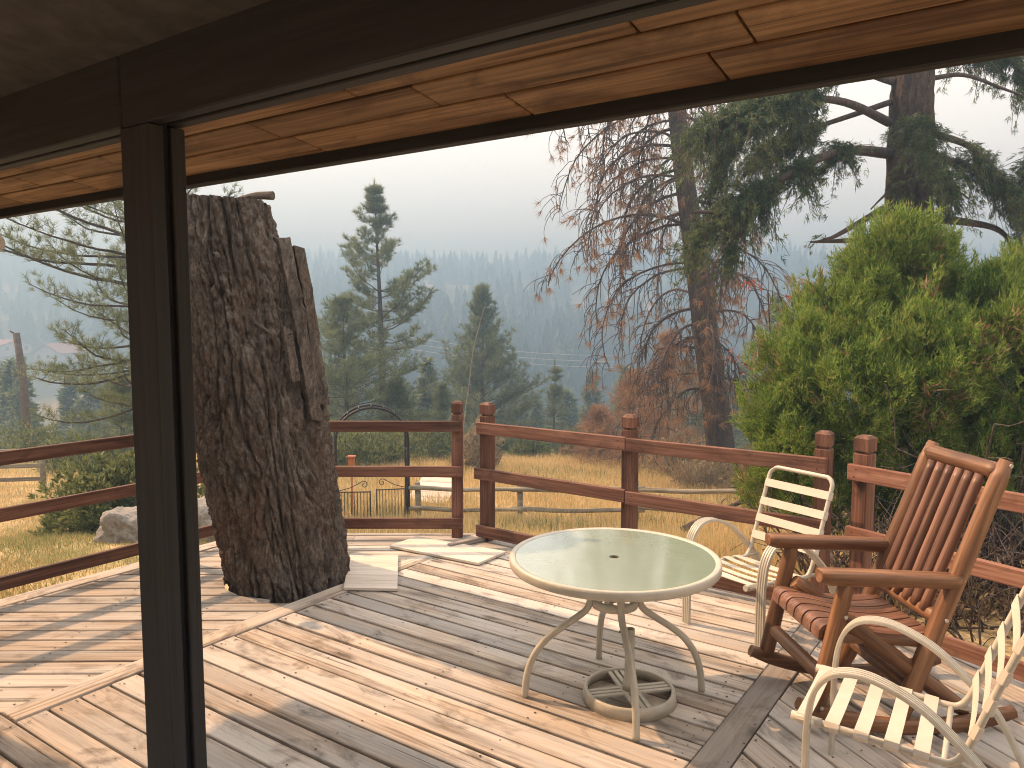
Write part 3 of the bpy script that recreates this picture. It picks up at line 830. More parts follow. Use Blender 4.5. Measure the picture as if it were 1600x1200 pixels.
# ------------------------------------------------------------------ glass table
TC = (0.487, 3.56)
def make_table():
    root = empty('patio_table', (TC[0], TC[1], 0)); tag(root, 'round frosted glass patio table on four bent cream legs', 'table')
    RT = 0.500; zt = 0.662; NS = 72; OY = 0.045
    # glass disc with the parasol hole
    g = MB(); rin = 0.024; rg = RT-0.018
    for (ra, rb, z, flip) in ((rin, rg, zt-0.002, False), (rin, rg, zt-0.008, True)):
        V = []; F = []
        for k in range(NS):
            a = 2*math.pi*k/NS
            V += [(ra*math.cos(a), ra*math.sin(a), z), (rb*math.cos(a), rb*math.sin(a), z)]
        for k in range(NS):
            k2 = (k+1) % NS; f = (2*k, 2*k+1, 2*k2+1, 2*k2); F.append(f[::-1] if flip else f)
        g.add(V, F)
    V = []; F = []
    for k in range(NS):
        a = 2*math.pi*k/NS; V += [(rin*math.cos(a), rin*math.sin(a), zt-0.002), (rin*math.cos(a), rin*math.sin(a), zt-0.008)]
    for k in range(NS): k2 = (k+1) % NS; F.append((2*k, 2*k2, 2*k2+1, 2*k+1))
    g.add(V, F)
    g.build('glass_top', M['table_glass'], root, (0, OY, 0))
    # rim: rounded channel
    prof = [(RT-0.024, zt), (RT-0.010, zt+0.004), (RT-0.002, zt), (RT, zt-0.010), (RT-0.001, zt-0.034), (RT-0.006, zt-0.040), (RT-0.022, zt-0.038), (RT-0.022, zt-0.012), (RT-0.030, zt-0.010), (RT-0.030, zt-0.001)]
    def lathe(prof, n=NS):
        V = []; F = []; m = len(prof)
        for k in range(n):
            a = 2*math.pi*k/n
            V += [(r*math.cos(a), r*math.sin(a), z) for r, z in prof]
        for k in range(n):
            k2 = (k+1) % n
            for j in range(m):
                j2 = (j+1) % m; F.append((k*m+j, k2*m+j, k2*m+j2, k*m+j2))
        return V, F
    MB().add(*lathe(prof), True).build('rim', M['almond_metal'], root, (0, OY, 0))
    # collar: perforated disc and tube under the glass
    col = MB(); R1 = 0.108; zc0, zc1 = 0.436, 0.474
    col.add(*lathe([(R1, zc0), (R1, zc1), (R1-0.008, zc1), (R1-0.008, zc0)], 40), True)
    # plate with round holes: built as a ring of wedges between hole circles
    hb = bmesh.new()
    nh = 8
    import itertools
    def plate():
        V = []; F = []
        rs_out = R1-0.004; rs_in = 0.024; hr = 0.017; rc = 0.068
        for h in range(nh):
            a0 = 2*math.pi*h/nh; da = math.pi/nh; c = (rc*math.cos(a0), rc*math.sin(a0)); base = len(V); seg = 16
            for k in range(seg):
                t = 2*math.pi*k/seg + a0
                V.append((c[0]+hr*math.cos(t), c[1]+hr*math.sin(t), zc1-0.004))
                # matching point on the wedge boundary
                d = Vector((math.cos(t), math.sin(t))); s = 1e9
                for (nx_, ny_, off) in ((math.cos(a0), math.sin(a0), rs_out), (-math.cos(a0), -math.sin(a0), -rs_in)):
                    den = d.x*nx_ + d.y*ny_
                    if den > 1e-6: s = min(s, (off-(c[0]*nx_+c[1]*ny_))/den)
                for sg in (1, -1):
                    nx_, ny_ = -math.sin(a0+sg*da)*sg, math.cos(a0+sg*da)*sg
                    den = d.x*nx_ + d.y*ny_
                    if den > 1e-6: s = min(s, -(c[0]*nx_+c[1]*ny_)/den)
                V.append((c[0]+d.x*s, c[1]+d.y*s, zc1-0.004))
            for k in range(seg):
                k2 = (k+1) % seg; F.append((base+2*k, base+2*k+1, base+2*k2+1, base+2*k2))
        return V, F
    col.add(*plate()); hb.free()
    col.build('collar', M['almond_metal'], root)
    feet = [(0.06, 3.53), (0.53, 3.155), (0.915, 3.59), (0.46, 3.95)]
    for fx, fy in feet:
        d = Vector((fx-TC[0], fy-TC[1])); L = d.length; d.normalize()
        prof = [(0.116, 0.635), (0.116, 0.53), (0.118, 0.465), (0.136, 0.420), (0.190, 0.378), (0.26, 0.330), (0.330, 0.272), (0.383, 0.195), (0.412, 0.105), (0.422, 0.002)]
        k = (L)/0.422
        P = crom([(d.x*r*k if r > 0.2 else d.x*(r + (r-0.116)*(k-1)), d.y*r*k if r > 0.2 else d.y*(r+(r-0.116)*(k-1)), z) for r, z in prof], 6)
        MB().tube(P, 0.0165, 12).build('leg', M['almond_metal'], root)
        MB().tube([(d.x*0.105, d.y*0.105, 0.628), (d.x*(RT-0.03), d.y*(RT-0.03)+OY, 0.638)], 0.008, 8).build('support_arm', M['almond_metal'], root)
    return root
make_table()
def make_stand():
    root = empty('umbrella_stand', (0.555, 3.52, 0)); tag(root, 'cream ring shaped parasol stand under the glass table', 'umbrella stand')
    NS = 56; R0 = 0.215
    def ring(prof):
        V = []; F = []; m = len(prof)
        for k in range(NS):
            a = 2*math.pi*k/NS; V += [(r*math.cos(a), r*math.sin(a), z) for r, z in prof]
        for k in range(NS):
            k2 = (k+1) % NS
            for j in range(m): j2 = (j+1) % m; F.append((k*m+j, k2*m+j, k2*m+j2, k*m+j2))
        return V, F
    MB().add(*ring([(R0-0.02, 0.050), (R0-0.012, 0.056), (R0-0.004, 0.054), (R0, 0.046), (R0+0.008, 0.0), (R0-0.004, 0.0), (R0-0.016, 0.036)]), True).build('ring', M['almond_metal'], root)
    for a in (R(12), R(102)):
        Mx = Matrix.Rotation(a, 4, 'Z')
        for off in (-0.030, 0.0, 0.030):
            w_ = math.sqrt(max((R0-0.012)**2-off*off, 0))
            MB().cbox((-w_, off-0.010, 0.034), (w_, off+0.010, 0.046 + (0.001 if a > 1 else 0)), 0.002, Mx).build('slat', M['almond_metal'], root)
    MB().add(*[x for x in ring([(0.032, 0.04), (0.032, 0.085), (0.024, 0.09), (0.022, 0.34), (0.019, 0.34), (0.019, 0.06)])], True).build('tube', M['almond_metal'], root)
    MB().tube([(-0.022, 0, 0.325), (-0.05, 0.0, 0.325)], 0.007, 8).build('thumb_screw', M['black_iron'], root)
make_stand()

# ------------------------------------------------------------------ strap lawn chairs (local x = backwards, y = left of the back direction)
ARCH = [(0, 0), (0, .20), (0.002, .38), (.022, .50), (.07, .572), (.14, .598), (.23, .588), (.354, .533), (.47, .435), (.565, .331), (.65, .17), (.709, 0)]
TUBE = [(-.05, .371), (.1, .364), (.27, .354), (.40, .345), (.445, .352), (.475, .39), (.50, .455), (.57, .66), (.63, .83)]
def make_lawn_chair(x, y, deg, label):
    root = empty('lawn_chair', (x, y, 0), R(deg)); tag(root, label, 'chair', 'cream strap lawn chairs')
    W, Wt = 0.271, 0.220
    bw = 0.030
    sec = []
    nr = 4
    for k in range(nr):                                   # ribbed top face
        a = -bw + 2*bw*k/nr; b = -bw + 2*bw*(k+1)/nr
        sec += [(a+0.0015, 0.004), (a+0.004, 0.0085), (b-0.004, 0.0085), (b-0.0015, 0.004)]
    sec = sec + [(bw, -0.006), (bw-0.006, -0.009), (-bw+0.006, -0.009), (-bw, -0.006)]
    for s in (1, -1):
        P = crom([(b, s*W, z) for b, z in ARCH], 5)
        MB().sweep(P, sec[::-1], (0, 1, 0)).build('arm', M['almond_metal'], root)
    # continuous tube: seat side, back upright, top bar with rounded corners
    side = [Vector((b, 0, z)) for b, z in TUBE]
    P = []
    for s in (1, -1):
        pts = [p + Vector((0, s*Wt, 0)) for p in side]
        P.append(crom(pts, 5))
    top = side[-1]; upd = (side[-1]-side[-2]).normalized(); corner = []
    for k in range(1, 12):
        a = math.pi/2*k/12; corner.append(top + upd*0.055*math.sin(a) + Vector((0, Wt-0.055*(1-math.cos(a)), 0)))
    c2 = [Vector((p.x, -p.y, p.z)) for p in corner][::-1]
    path = P[0] + corner + c2 + P[1][::-1]
    MB().tube(path, 0.0125, 12).build('frame', M['almond_metal'], root)
    for s in (1, -1):                                      # plastic sleeve on the tube, end cap, outrigger to the arm
        MB().tube([side[0] + Vector((-0.012, s*Wt, 0.0)), side[0] + Vector((0.09, s*Wt, -0.004))], 0.0165, 12).build('sleeve', M['almond_metal'], root)
        MB().tube([(0.015, s*(Wt+0.005), .366), (0.008, s*W, .372)], 0.009, 8).build('bracket', M['almond_metal'], root)
        MB().tube([(.548, s*(Wt-0.005), .345), (.552, s*W, .343)], 0.008, 8).build('bracket', M['almond_metal'], root)
        MB().tube([(.418, s*Wt, .347), (.548, s*(Wt+0.004), .345)], 0.009, 8).build('bracket', M['almond_metal'], root)
    MB().tube([(0.06, -Wt, .355), (0.06, Wt, .355)], 0.010, 10).build('crossbar', M['galvanised'], root)
    MB().tube([(0.42, -Wt, .338), (0.42, Wt, .338)], 0.010, 10).build('crossbar', M['almond_metal'], root)
    # straps wrapped round both tubes
    Pc = P[0]
    acc = [0.0]
    for a, b in zip(Pc[:-1], Pc[1:]): acc.append(acc[-1] + (b-a).length)
    def at(s_):
        for i in range(len(acc)-1):
            if acc[i+1] >= s_: t = (s_-acc[i])/(acc[i+1]-acc[i]); return Pc[i].lerp(Pc[i+1], t), (Pc[i+1]-Pc[i]).normalized()
        return Pc[-1], (Pc[-1]-Pc[-2]).normalized()
    total = acc[-1]
    for s_, sag in [(0.03, .006), (0.125, .008), (0.22, .010), (0.315, .010), (0.405, .008)] + [(total-0.375, .006), (total-0.27, .006), (total-0.165, .005), (total-0.05, .004)]:
        c, t = at(s_); c = Vector((c.x, 0, c.z)); nrm = Vector((0, 1, 0)).cross(t) * -1
        if nrm.z < 0: nrm = -nrm
        hw = 0.0235; b = MB(); V = []; F = []
        ys = np.linspace(-1, 1, 13)
        prof = []
        for yv in ys:
            prof.append((yv*(Wt+0.004), 0.0145 - sag*(1-yv*yv)))
        prof = [(-(Wt+0.008), -0.014), (-(Wt+0.0155), 0.0)] + prof + [((Wt+0.0155), 0.0), ((Wt+0.008), -0.014)]
        for yy, hh in prof:
            for e in (-hw, hw):
                V.append(c + t*e + Vector((0, yy, 0)) + nrm*hh)
        for k in range(len(prof)-1): F.append((2*k, 2*k+1, 2*k+3, 2*k+2))
        me_ = MB().add(V, F, False).mesh('strap')
        o = obj('strap', me_, M['almond_strap'], root)
        md = o.modifiers.new('thickness', 'SOLIDIFY'); md.thickness = 0.003; md.offset = 1.0 if nrm.z > 0 else -1.0
    return root
make_lawn_chair(1.169, 4.192, 31.5, 'cream strap lawn chair behind the rocking chair, against the railing post')
make_lawn_chair(1.178, 2.828, -32.3, 'cream strap lawn chair in the right foreground, cut by the frame')

# ------------------------------------------------------------------ log rocking chair (local x = forward, y = left, seen from behind)
def make_rocker():
    root = empty('rocking_chair', (1.702, 3.476, 0)); tag(root, 'varnished log rocking chair with slatted back and seat', 'rocking chair')
    # tilt back about the lateral axis, then turn
    root.rotation_euler = Matrix.Rotation(R(184.416), 3, 'Z').to_euler()
    Mt = Matrix.Rotation(R(184.416), 4, 'Z') @ Matrix.Rotation(-0.064, 4, 'Y')
    root.rotation_euler = Mt.to_euler()
    def logp(name, p0, p1, r0, r1=None, mat='rocker_wood', parent=None, flat=None, taper=True, seg=14, n=14, bow=0.0):
        """a peeled log from p0 to p1; object x runs along it"""
        p0 = Vector(p0); p1 = Vector(p1); r1 = r1 or r0; L = (p1-p0).length
        P = []; rr = []
        sd = rnd.random()*50
        for k in range(seg+1):
            t = k/seg; e = 1.0
            x = L*t
            if taper:
                d = min(x, L-x); e = 0.72 + 0.28*min(1, d/0.022)**0.5
            P.append((x, 0.002*mnoise.noise((sd, t*4, 0)), bow*4*t*(1-t) + 0.002*mnoise.noise((sd, t*4, 9))))
            rr.append((r0 + (r1-r0)*t)*e*(1 + 0.025*mnoise.noise((sd, t*5, 3))))
        m_ = MB().tube(P, rr, n)
        if flat:                                   # plane one side: (axis, limit)
            ax, lim = flat
            V = []
            for v in m_.v:
                v = list(v)
                if lim > 0 and v[ax] > lim: v[ax] = lim
                if lim < 0 and v[ax] < lim: v[ax] = lim
                V.append(tuple(v))
            m_.v = V
        d = (p1-p0).normalized()
        y = Vector((0, 0, 1)).cross(d)
        if y.length < 1e-4: y = Vector((0, 1, 0))
        y.normalize(); z = d.cross(y)
        o = m_.build(name, M[mat], parent or root)
        mat4 = Matrix((d, y, z)).transposed().to_4x4(); mat4.translation = p0
        o.matrix_basis = mat4
        return o
    W, Wb = 0.265, 0.249
    RR = 1.4
    def rz(u): return u*u/(2*RR) + 0.03
    for s in (1, -1):
        # rocker runner
        us = np.linspace(0.51, -0.47, 22); P = [(u, s*W, rz(u)) for u in us]
        rr = [0.034*(0.8 + 0.2*min(1, min(i, 21-i)/2)) for i in range(22)]
        ru = MB().tube(P, rr, 12); ru.v = [(x, s*W + max(-0.024, min(0.024, y-s*W)), z) for x, y, z in ru.v]
        ru.build('rocker', M['rocker_wood'], root)
        lg = logp('leg', (0.431, s*W, rz(0.431)), (0.348, s*W, 0.668), 0.037, 0.034)
        arm = logp('armrest', (0.475, s*W, 0.690), (-0.155, s*(W-0.002), 0.690), 0.047, 0.043, flat=(2, 0.020))
        bp = logp('back_post', (0.045, s*Wb, 0.05), (-0.312, s*Wb, 1.212), 0.042, 0.037)
        # brace from the front leg down to the tail of the runner
        logp('brace', (0.345, s*(Wb-0.035), 0.50), (-0.27, s*(Wb-0.02), 0.085), 0.040, 0.036)
        # bolts
        for (u, v, z) in ((0.358, s*(W+0.037), 0.52), (0.395, s*(W+0.037), 0.29), (0.422, s*(W+0.036), 0.12)):
            bo = MB().tube([(u, v-s*0.003, z), (u, v+s*0.003, z)], 0.0085, 8); bo.build('bolt', M['bolt_metal'], root)
        for f in (0.55, 0.40, 0.985):
            q = Vector((0.045, s*Wb, 0.05)).lerp(Vector((-0.312, s*Wb, 1.212)), f)
            MB().tube([(q.x, q.y+s*0.037, q.z), (q.x, q.y+s*0.043, q.z)], 0.0085, 8).build('bolt', M['bolt_metal'], root)
        logp('seat_rail', (0.385, s*(Wb-0.03), 0.405), (-0.06, s*(Wb-0.03), 0.395), 0.026)
    def bpt(f, off=0.0, w=0.0):
        q = Vector((0.045, 0, 0.05)).lerp(Vector((-0.312, 0, 1.212)), f); q.x += off; q.y = w; return q
    logp('stretcher', (0.405, -W, 0.235), (0.405, W, 0.235), 0.032)
    logp('stretcher', (0.36, -W+0.02, 0.375), (0.36, W-0.02, 0.375), 0.028)
    t0 = bpt(0.955); logp('top_rail', (t0.x+0.004, -Wb, t0.z), (t0.x+0.004, Wb, t0.z), 0.040, flat=(1, 0.026))
    t1 = bpt(0.395); logp('lower_rail', (t1.x, -Wb, t1.z), (t1.x, Wb, t1.z), 0.034)
    t2 = bpt(0.12); logp('stretcher', (t2.x, -Wb, t2.z), (t2.x, Wb, t2.z), 0.03)
    # back slats: half-rounds chamfered at both ends
    for k in range(6):
        yv = -0.165 + 0.33*k/5
        a = bpt(0.40, 0.024, yv); b = bpt(0.93, 0.020, yv)
        logp('back_slat', a, b, 0.0245, mat='rocker_slat', flat=(2, -0.010), taper=False, n=12).matrix_basis
    # seat slats: scooped, rolled over the front edge
    prof = [(0.425, 0.395), (0.427, 0.425), (0.418, 0.445), (0.395, 0.455), (0.33, 0.450), (0.22, 0.430), (0.10, 0.420), (0.0, 0.424), (-0.075, 0.438)]
    for k in range(6):
        yv = -0.205 + 0.41*k/5; hw = 0.0355
        P = crom([(u, 0, z) for u, z in prof], 3)
        m_ = MB().sweep(P, [(-hw, 0.008), (-hw+0.004, 0.011), (hw-0.004, 0.011), (hw, 0.008), (hw, -0.010), (-hw, -0.010)], (0, 1, 0), False)
        m_.build('seat_slat', M['rocker_slat'], root, (0, yv, 0))
    return root
make_rocker()

# ------------------------------------------------------------------ vegetation builders
def unit(a):
    return a / np.maximum(np.linalg.norm(a, axis=-1, keepdims=True), 1e-9)

def tufts(C, D, k, L, wd, spread, rng, jit=0.0, Lvar=0.35):
    """k needles at every centre, as thin triangles"""
    C = np.asarray(C, float); D = unit(np.asarray(D, float)); N = len(C)
    c = np.repeat(C, k, 0); d = np.repeat(D, k, 0)
    g = rng.normal(size=(N*k, 3))
    dd = unit(d + unit(g)*spread)
    base = c + (rng.random((N*k, 1))-0.5)*2*jit*d + rng.normal(size=(N*k, 3))*jit*0.3
    ln = L*(1-Lvar + 2*Lvar*rng.random((N*k, 1)))
    side = unit(np.cross(dd, rng.normal(size=(N*k, 3))))*wd/2
    V = np.stack([base-side, base+side, base+dd*ln], 1).reshape(-1, 3)
    return V

def leaves(C, D, k, L, wd, spread, rng):
    """broader leaf-shaped blades (two triangles each) -> quads"""
    C = np.asarray(C, float); D = unit(np.asarray(D, float)); N = len(C)
    c = np.repeat(C, k, 0); d = np.repeat(D, k, 0)
    dd = unit(d + unit(rng.normal(size=(N*k, 3)))*spread)
    ln = L*(0.65 + 0.7*rng.random((N*k, 1)))
    side = unit(np.cross(dd, rng.normal(size=(N*k, 3))))*wd/2
    b = c + rng.normal(size=(N*k, 3))*0.15*L
    V = np.stack([b, b+dd*ln*0.45+side, b+dd*ln, b+dd*ln*0.45-side], 1).reshape(-1, 3)
    return V
def tri_mesh(name, V): return mesh_np(name, V, np.arange(len(V)).reshape(-1, 3))
def quad_mesh(name, V): return mesh_np(name, V, np.arange(len(V)).reshape(-1, 4))

def limb(p, az, el, L, n, rng, droop=0.0, lift=0.0, wob=0.06):
    """points of a limb that leaves p at azimuth/elevation and bends"""
    P = [np.array(p, float)]; st = L/n; a, e = az, el
    for i in range(n):
        t = (i+1)/n
        e += (-droop + lift*2*t)/n + rng.normal()*wob; a += rng.normal()*wob
        P.append(P[-1] + st*np.array([math.cos(a)*math.cos(e), math.sin(a)*math.cos(e), math.sin(e)]))
    return P

def make_pine(name, loc, H, seed, crown=0.25, Lmax=2.0, whorls=16, per=5, shape='cone', trunk_r=None, tuft_L=0.18, tuft_w=0.012, k=12, lean=(0, 0),
              needles='pine_needles', density=1.0, barkm='pine_bark', bare=0.0, el0=0.25, droop=0.35, lift=0.5, sub=5, gaps=0.12):
    rng = np.random.default_rng(seed)
    root = empty(name, loc)
    tr = MB(); r0 = trunk_r or H*0.018
    n = 12; P = []; ph = rng.random()*6
    for i in range(n+1):
        t = i/n; P.append((lean[0]*H*t + 0.012*H*math.sin(t*4+ph)*t, lean[1]*H*t + 0.012*H*math.cos(t*3+ph)*t, H*t - 0.15*(i == 0)))
    tr.tube(P, [r0*(1-0.93*(i/n)**1.1) for i in range(n+1)], 9)
    Pn = np.array(P)
    def at(t): return np.array([np.interp(t*n, range(n+1), Pn[:, j]) for j in range(3)])
    C = []; D = []
    br = MB()
    for wi in range(whorls):
        t = crown + (0.985-crown)*((wi + rng.random()*0.5)/whorls)
        u = (t-crown)/(1-crown)
        if shape == 'cone': prof = (1-u)**1.2*(0.6+0.4*min(1, u*5)) + 0.04
        elif shape == 'oval': prof = math.sin(math.pi*min(1, 0.14+u*0.86))**0.7*(1-0.35*u)
        else: prof = ((1-u)**0.6*(0.6+0.4*rng.random()) + 0.05)*min(1, (1-u)*2.6+0.12)
        for b in range(per):
            if rng.random() < gaps: continue
            az = 2*math.pi*(b/per) + wi*1.1 + rng.normal()*0.35
            L = Lmax*prof*(0.65+0.6*rng.random())
            if L < 0.1: continue
            nn = max(4, int(L/0.25)) if L < 4 else 14
            e0 = el0 + (0.22 if shape == 'cone' else 0.5)*u + rng.normal()*0.12
            Q = limb(at(t), az, e0, L, nn, rng, droop*(1-u), lift, 0.07)
            rb = max(0.006, r0*0.22*L/Lmax*(1-0.5*u))
            br.tube(Q, [rb*(1-0.8*i/len(Q)) for i in range(len(Q))], 4, cap=False)
            Qn = np.array(Q)
            # tufts towards the outer part of the limb and on side twigs
            for j in range(1, len(Q)):
                f = j/(len(Q)-1)
                if f < bare + 0.12*rng.random(): continue
                dirn = Qn[j]-Qn[j-1]
                C.append(Qn[j]); D.append(dirn + np.array([0, 0, 0.5])*np.linalg.norm(dirn))
                for q in range(max(1, int(sub*density))):
                    s_ = rng.random(); base = Qn[j-1]*(1-s_)+Qn[j]*s_
                    off = rng.normal(size=3); off[2] = abs(off[2])*0.7+0.1
                    off = off/np.linalg.norm(off)*(0.10+0.22*L*0.35*(1.1-f)*rng.random() + 0.12*rng.random())
                    C.append(base+off); D.append(off + dirn/np.linalg.norm(dirn)*0.12 + np.array([0, 0, 0.06]))
                    if rng.random() < 0.25: br.tube([base, base+off], [rb*0.25, 0.003], 3, cap=False)
    for q in range(7): C.append(at(1.0-0.018*q)); D.append(np.array([0, 0, 1.0]))
    V = tufts(np.array(C), np.array(D), k, tuft_L, tuft_w, 0.9, rng, 0.04)
    tr.build('trunk', M[barkm], root); br.build('branches', M[barkm], root)
    obj('crown', tri_mesh('crown', V), M[needles], root)
    return root

def gz(x, y): return float(hgt(x, y))
def px_at(px, d): return (px-800)/1208*d                  # bearing of a tree seen from the porch -> metres to the side
def place(px, d): x = px_at(px, d); return (x, d, gz(x, d))
def top_h(ytop, d, z): return EYE - (ytop-495)/1208*d - z

# the individual trees beyond the yard
p = place(595, 30); t = make_pine('pine_tree', p, top_h(290, 30, p[2]), 11, crown=0.28, Lmax=3.1, whorls=19, per=5, shape='open', trunk_r=0.17, tuft_L=0.20, tuft_w=0.018, k=13, bare=0.36, el0=-0.05, droop=0.1, lift=0.6, sub=10, gaps=0.2, lean=(0.0, 0))
tag(t, 'tall open-crowned pine standing behind the iron garden arch', 'pine tree')
p = place(540, 26.5); t = make_pine('pine_tree', p, top_h(468, 26.5, p[2]), 12, crown=0.06, Lmax=4.2, whorls=18, per=9, shape='cone', trunk_r=0.10, tuft_L=0.18, tuft_w=0.015, k=12, bare=0.25, el0=0.2, sub=5)
tag(t, 'shorter bushy pine just right of the big stump', 'pine tree')
p = place(620, 25); t = make_pine('pine_tree', p, top_h(590, 25, p[2]), 112, crown=0.04, Lmax=1.5, whorls=11, per=7, shape='cone', trunk_r=0.06, tuft_L=0.16, tuft_w=0.014, k=11, bare=0.2, el0=0.3, sub=5)
tag(t, 'low young pine directly behind the iron garden arch', 'pine tree')
p = place(752, 37); t = make_pine('pine_tree', p, top_h(445, 37, p[2]), 13, crown=0.08, Lmax=4.0, whorls=22, per=9, shape='cone', trunk_r=0.14, tuft_L=0.22, tuft_w=0.022, k=11, bare=0.3, el0=0.35, droop=0.1, lift=0.6, sub=5)
tag(t, 'full conical pine behind the gap in the railing', 'pine tree')
p = place(866, 34); t = make_pine('pine_tree', p, top_h(562, 34, p[2]), 14, crown=0.12, Lmax=1.0, whorls=12, per=5, shape='cone', trunk_r=0.06, tuft_L=0.18, tuft_w=0.018, k=10, bare=0.1, sub=3)
tag(t, 'small slim young pine left of the dead drooping pine', 'pine tree')
p = place(690, 31); t = make_pine('pine_tree', p, top_h(600, 31, p[2]), 15, crown=0.05, Lmax=1.5, whorls=10, per=6, shape='cone', trunk_r=0.05, tuft_L=0.18, tuft_w=0.018, k=10, bare=0.1, sub=4)
tag(t, 'low young pine between the arch and the railing gap', 'pine tree')
p = place(225, 14.5); t = make_pine('pine_tree', p, 9.5, 16, crown=0.20, Lmax=2.6, whorls=24, per=6, shape='oval', trunk_r=0.17, tuft_L=0.125, tuft_w=0.008, k=20, bare=0.35, el0=-0.05, droop=0.35, lift=0.7, sub=8, gaps=0.1)
tag(t, 'pine with sparse tufted branches half hidden by the porch post', 'pine tree')
p = place(185, 20); t = make_pine('pine_tree', p, top_h(590, 20, p[2]), 17, crown=0.05, Lmax=1.6, whorls=10, per=6, shape='cone', trunk_r=0.07, tuft_L=0.17, tuft_w=0.012, k=12, bare=0.1, sub=4)
tag(t, 'low bushy pine behind the green shrub on the left', 'pine tree')
p = place(1215, 30); t = make_pine('pine_tree', p, top_h(455, 30, p[2]), 18, crown=0.15, Lmax=1.6, whorls=14, per=5, shape='cone', trunk_r=0.10, tuft_L=0.2, tuft_w=0.018, k=10, bare=0.1, sub=3)
tag(t, 'faint green pine seen between the dead pine and the cedar', 'pine tree')

# ------------------------------------------------------------------ the dead drooping pine
def make_dead_pine():
    rng = np.random.default_rng(21)
    d0 = 17.5; x0 = px_at(1136, d0); root = empty('dead_pine', (x0, d0, gz(x0, d0)))
    tag(root, 'dying pine with leaning trunk, bare drooping branches and brown needles', 'pine tree')
    z0 = gz(x0, d0)
    # trunk through known bearings: leans left as it rises
    pts = []
    for (px, py, r) in [(1136, 765, 0.36), (1128, 690, 0.32), (1108, 560, 0.29), (1088, 430, 0.26), (1072, 330, 0.23), (1058, 240, 0.21), (1046, 140, 0.18), (1036, 20, 0.14), (1030, -110, 0.08)]:
        pts.append(((px-1136)/1208*d0, 0.0, EYE-(py-495)/1208*d0 - z0, r))
    pts[0] = (pts[0][0], 0, -0.2, 0.40)
    P = crom([q[:3] for q in pts], 5); rr = np.interp(np.linspace(0, 1, len(P)), np.linspace(0, 1, len(pts)), [q[3] for q in pts])
    MB().tube(P, list(rr), 14).build('trunk', M['pine_bark'], root)
    Pn = np.array([tuple(q) for q in P]); Ht = Pn[-1, 2]
    def at(z): return np.array([np.interp(z, Pn[:, 2], Pn[:, 0]), 0.0, z])
    br = MB(); tw = MB(); C = []; D = []
    for i in range(74):
        z = 1.9 + (Ht-2.4)*((i+rng.random())/74)
        az = rng.random()*2*math.pi
        if i % 3: az = math.pi + rng.normal()*0.75 if rng.random() < 0.62 else rng.normal()*0.7     # spread mostly across the view
        L = (1.4 + 2.2*rng.random())*(1.15 if math.cos(az) < 0 else 0.85)
        if z < 3.6: L *= 0.75
        Q = limb(at(z), az, 0.35+rng.normal()*0.18, L, 12, rng, droop=1.7+0.5*rng.random(), wob=0.07)
        Q = [q for q in Q if q[2] > 0.5]
        if len(Q) < 5: continue
        r = 0.030 + 0.013*rng.random()
        br.tube(Q, [r*(1-0.75*j/len(Q)) for j in range(len(Q))], 5, cap=False)
        for j in range(3, len(Q)):
            for q in range(3):
                s_ = rng.random(); b = np.array(Q[j-1])*(1-s_)+np.array(Q[j])*s_
                a2 = az + rng.normal()*0.9
                T = limb(b, a2, -0.2+rng.normal()*0.4, 0.35+0.75*rng.random(), 6, rng, droop=1.6, wob=0.16)
                T = [q_ for q_ in T if q_[2] > 0.35]
                if len(T) < 3: continue
                tw.tube(T, [0.0105*(1-0.5*k/len(T)) for k in range(len(T))], 3, cap=False)
                if rng.random() < 0.42:
                    C.append(T[-1]); D.append(np.array(T[-1])-np.array(T[-2]) + np.array([0, 0, 0.04]))
                if rng.random() < 0.6:
                    T2 = limb(T[len(T)//2], a2+rng.normal()*1.2, -0.5, 0.2+0.35*rng.random(), 4, rng, droop=1.0, wob=0.2)
                    tw.tube(T2, [0.009, 0.008, 0.007, 0.006, 0.005], 3, cap=False)
                    if rng.random() < 0.3: C.append(T2[-1]); D.append(np.array(T2[-1])-np.array(T2[-2]))
    br.build('branches', M['dead_twig'], root); tw.build('twigs', M['dead_twig'], root)
    obj('needles', tri_mesh('needles', tufts(np.array(C), np.array(D), 26, 0.20, 0.010, 0.9, rng, 0.04)), M['dead_needles'], root)
make_dead_pine()

# brown young pines and brush round its foot
for (px, d, yt, Lm, sd, lab) in [(990, 21, 585, 1.9, 31, 'brown dead young pine left of the leaning trunk'), (1045, 22.5, 520, 1.9, 32, 'taller brown dead young pine right behind the drooping branches'),
                            (935, 23, 640, 1.3, 33, 'small brown dead pine at the edge of the grass')]:
    p = place(px, d)
    t = make_pine('dead_young_pine', p, top_h(yt, d, p[2]), sd, crown=0.03, Lmax=Lm, whorls=18, per=8, shape='cone', trunk_r=0.06, tuft_L=0.18, tuft_w=0.012, k=6, bare=0.3,
                  el0=0.1, droop=0.6, lift=0.3, needles='dead_needles', barkm='dead_twig', sub=3)
    tag(t, lab, 'pine tree', 'dead young pines')

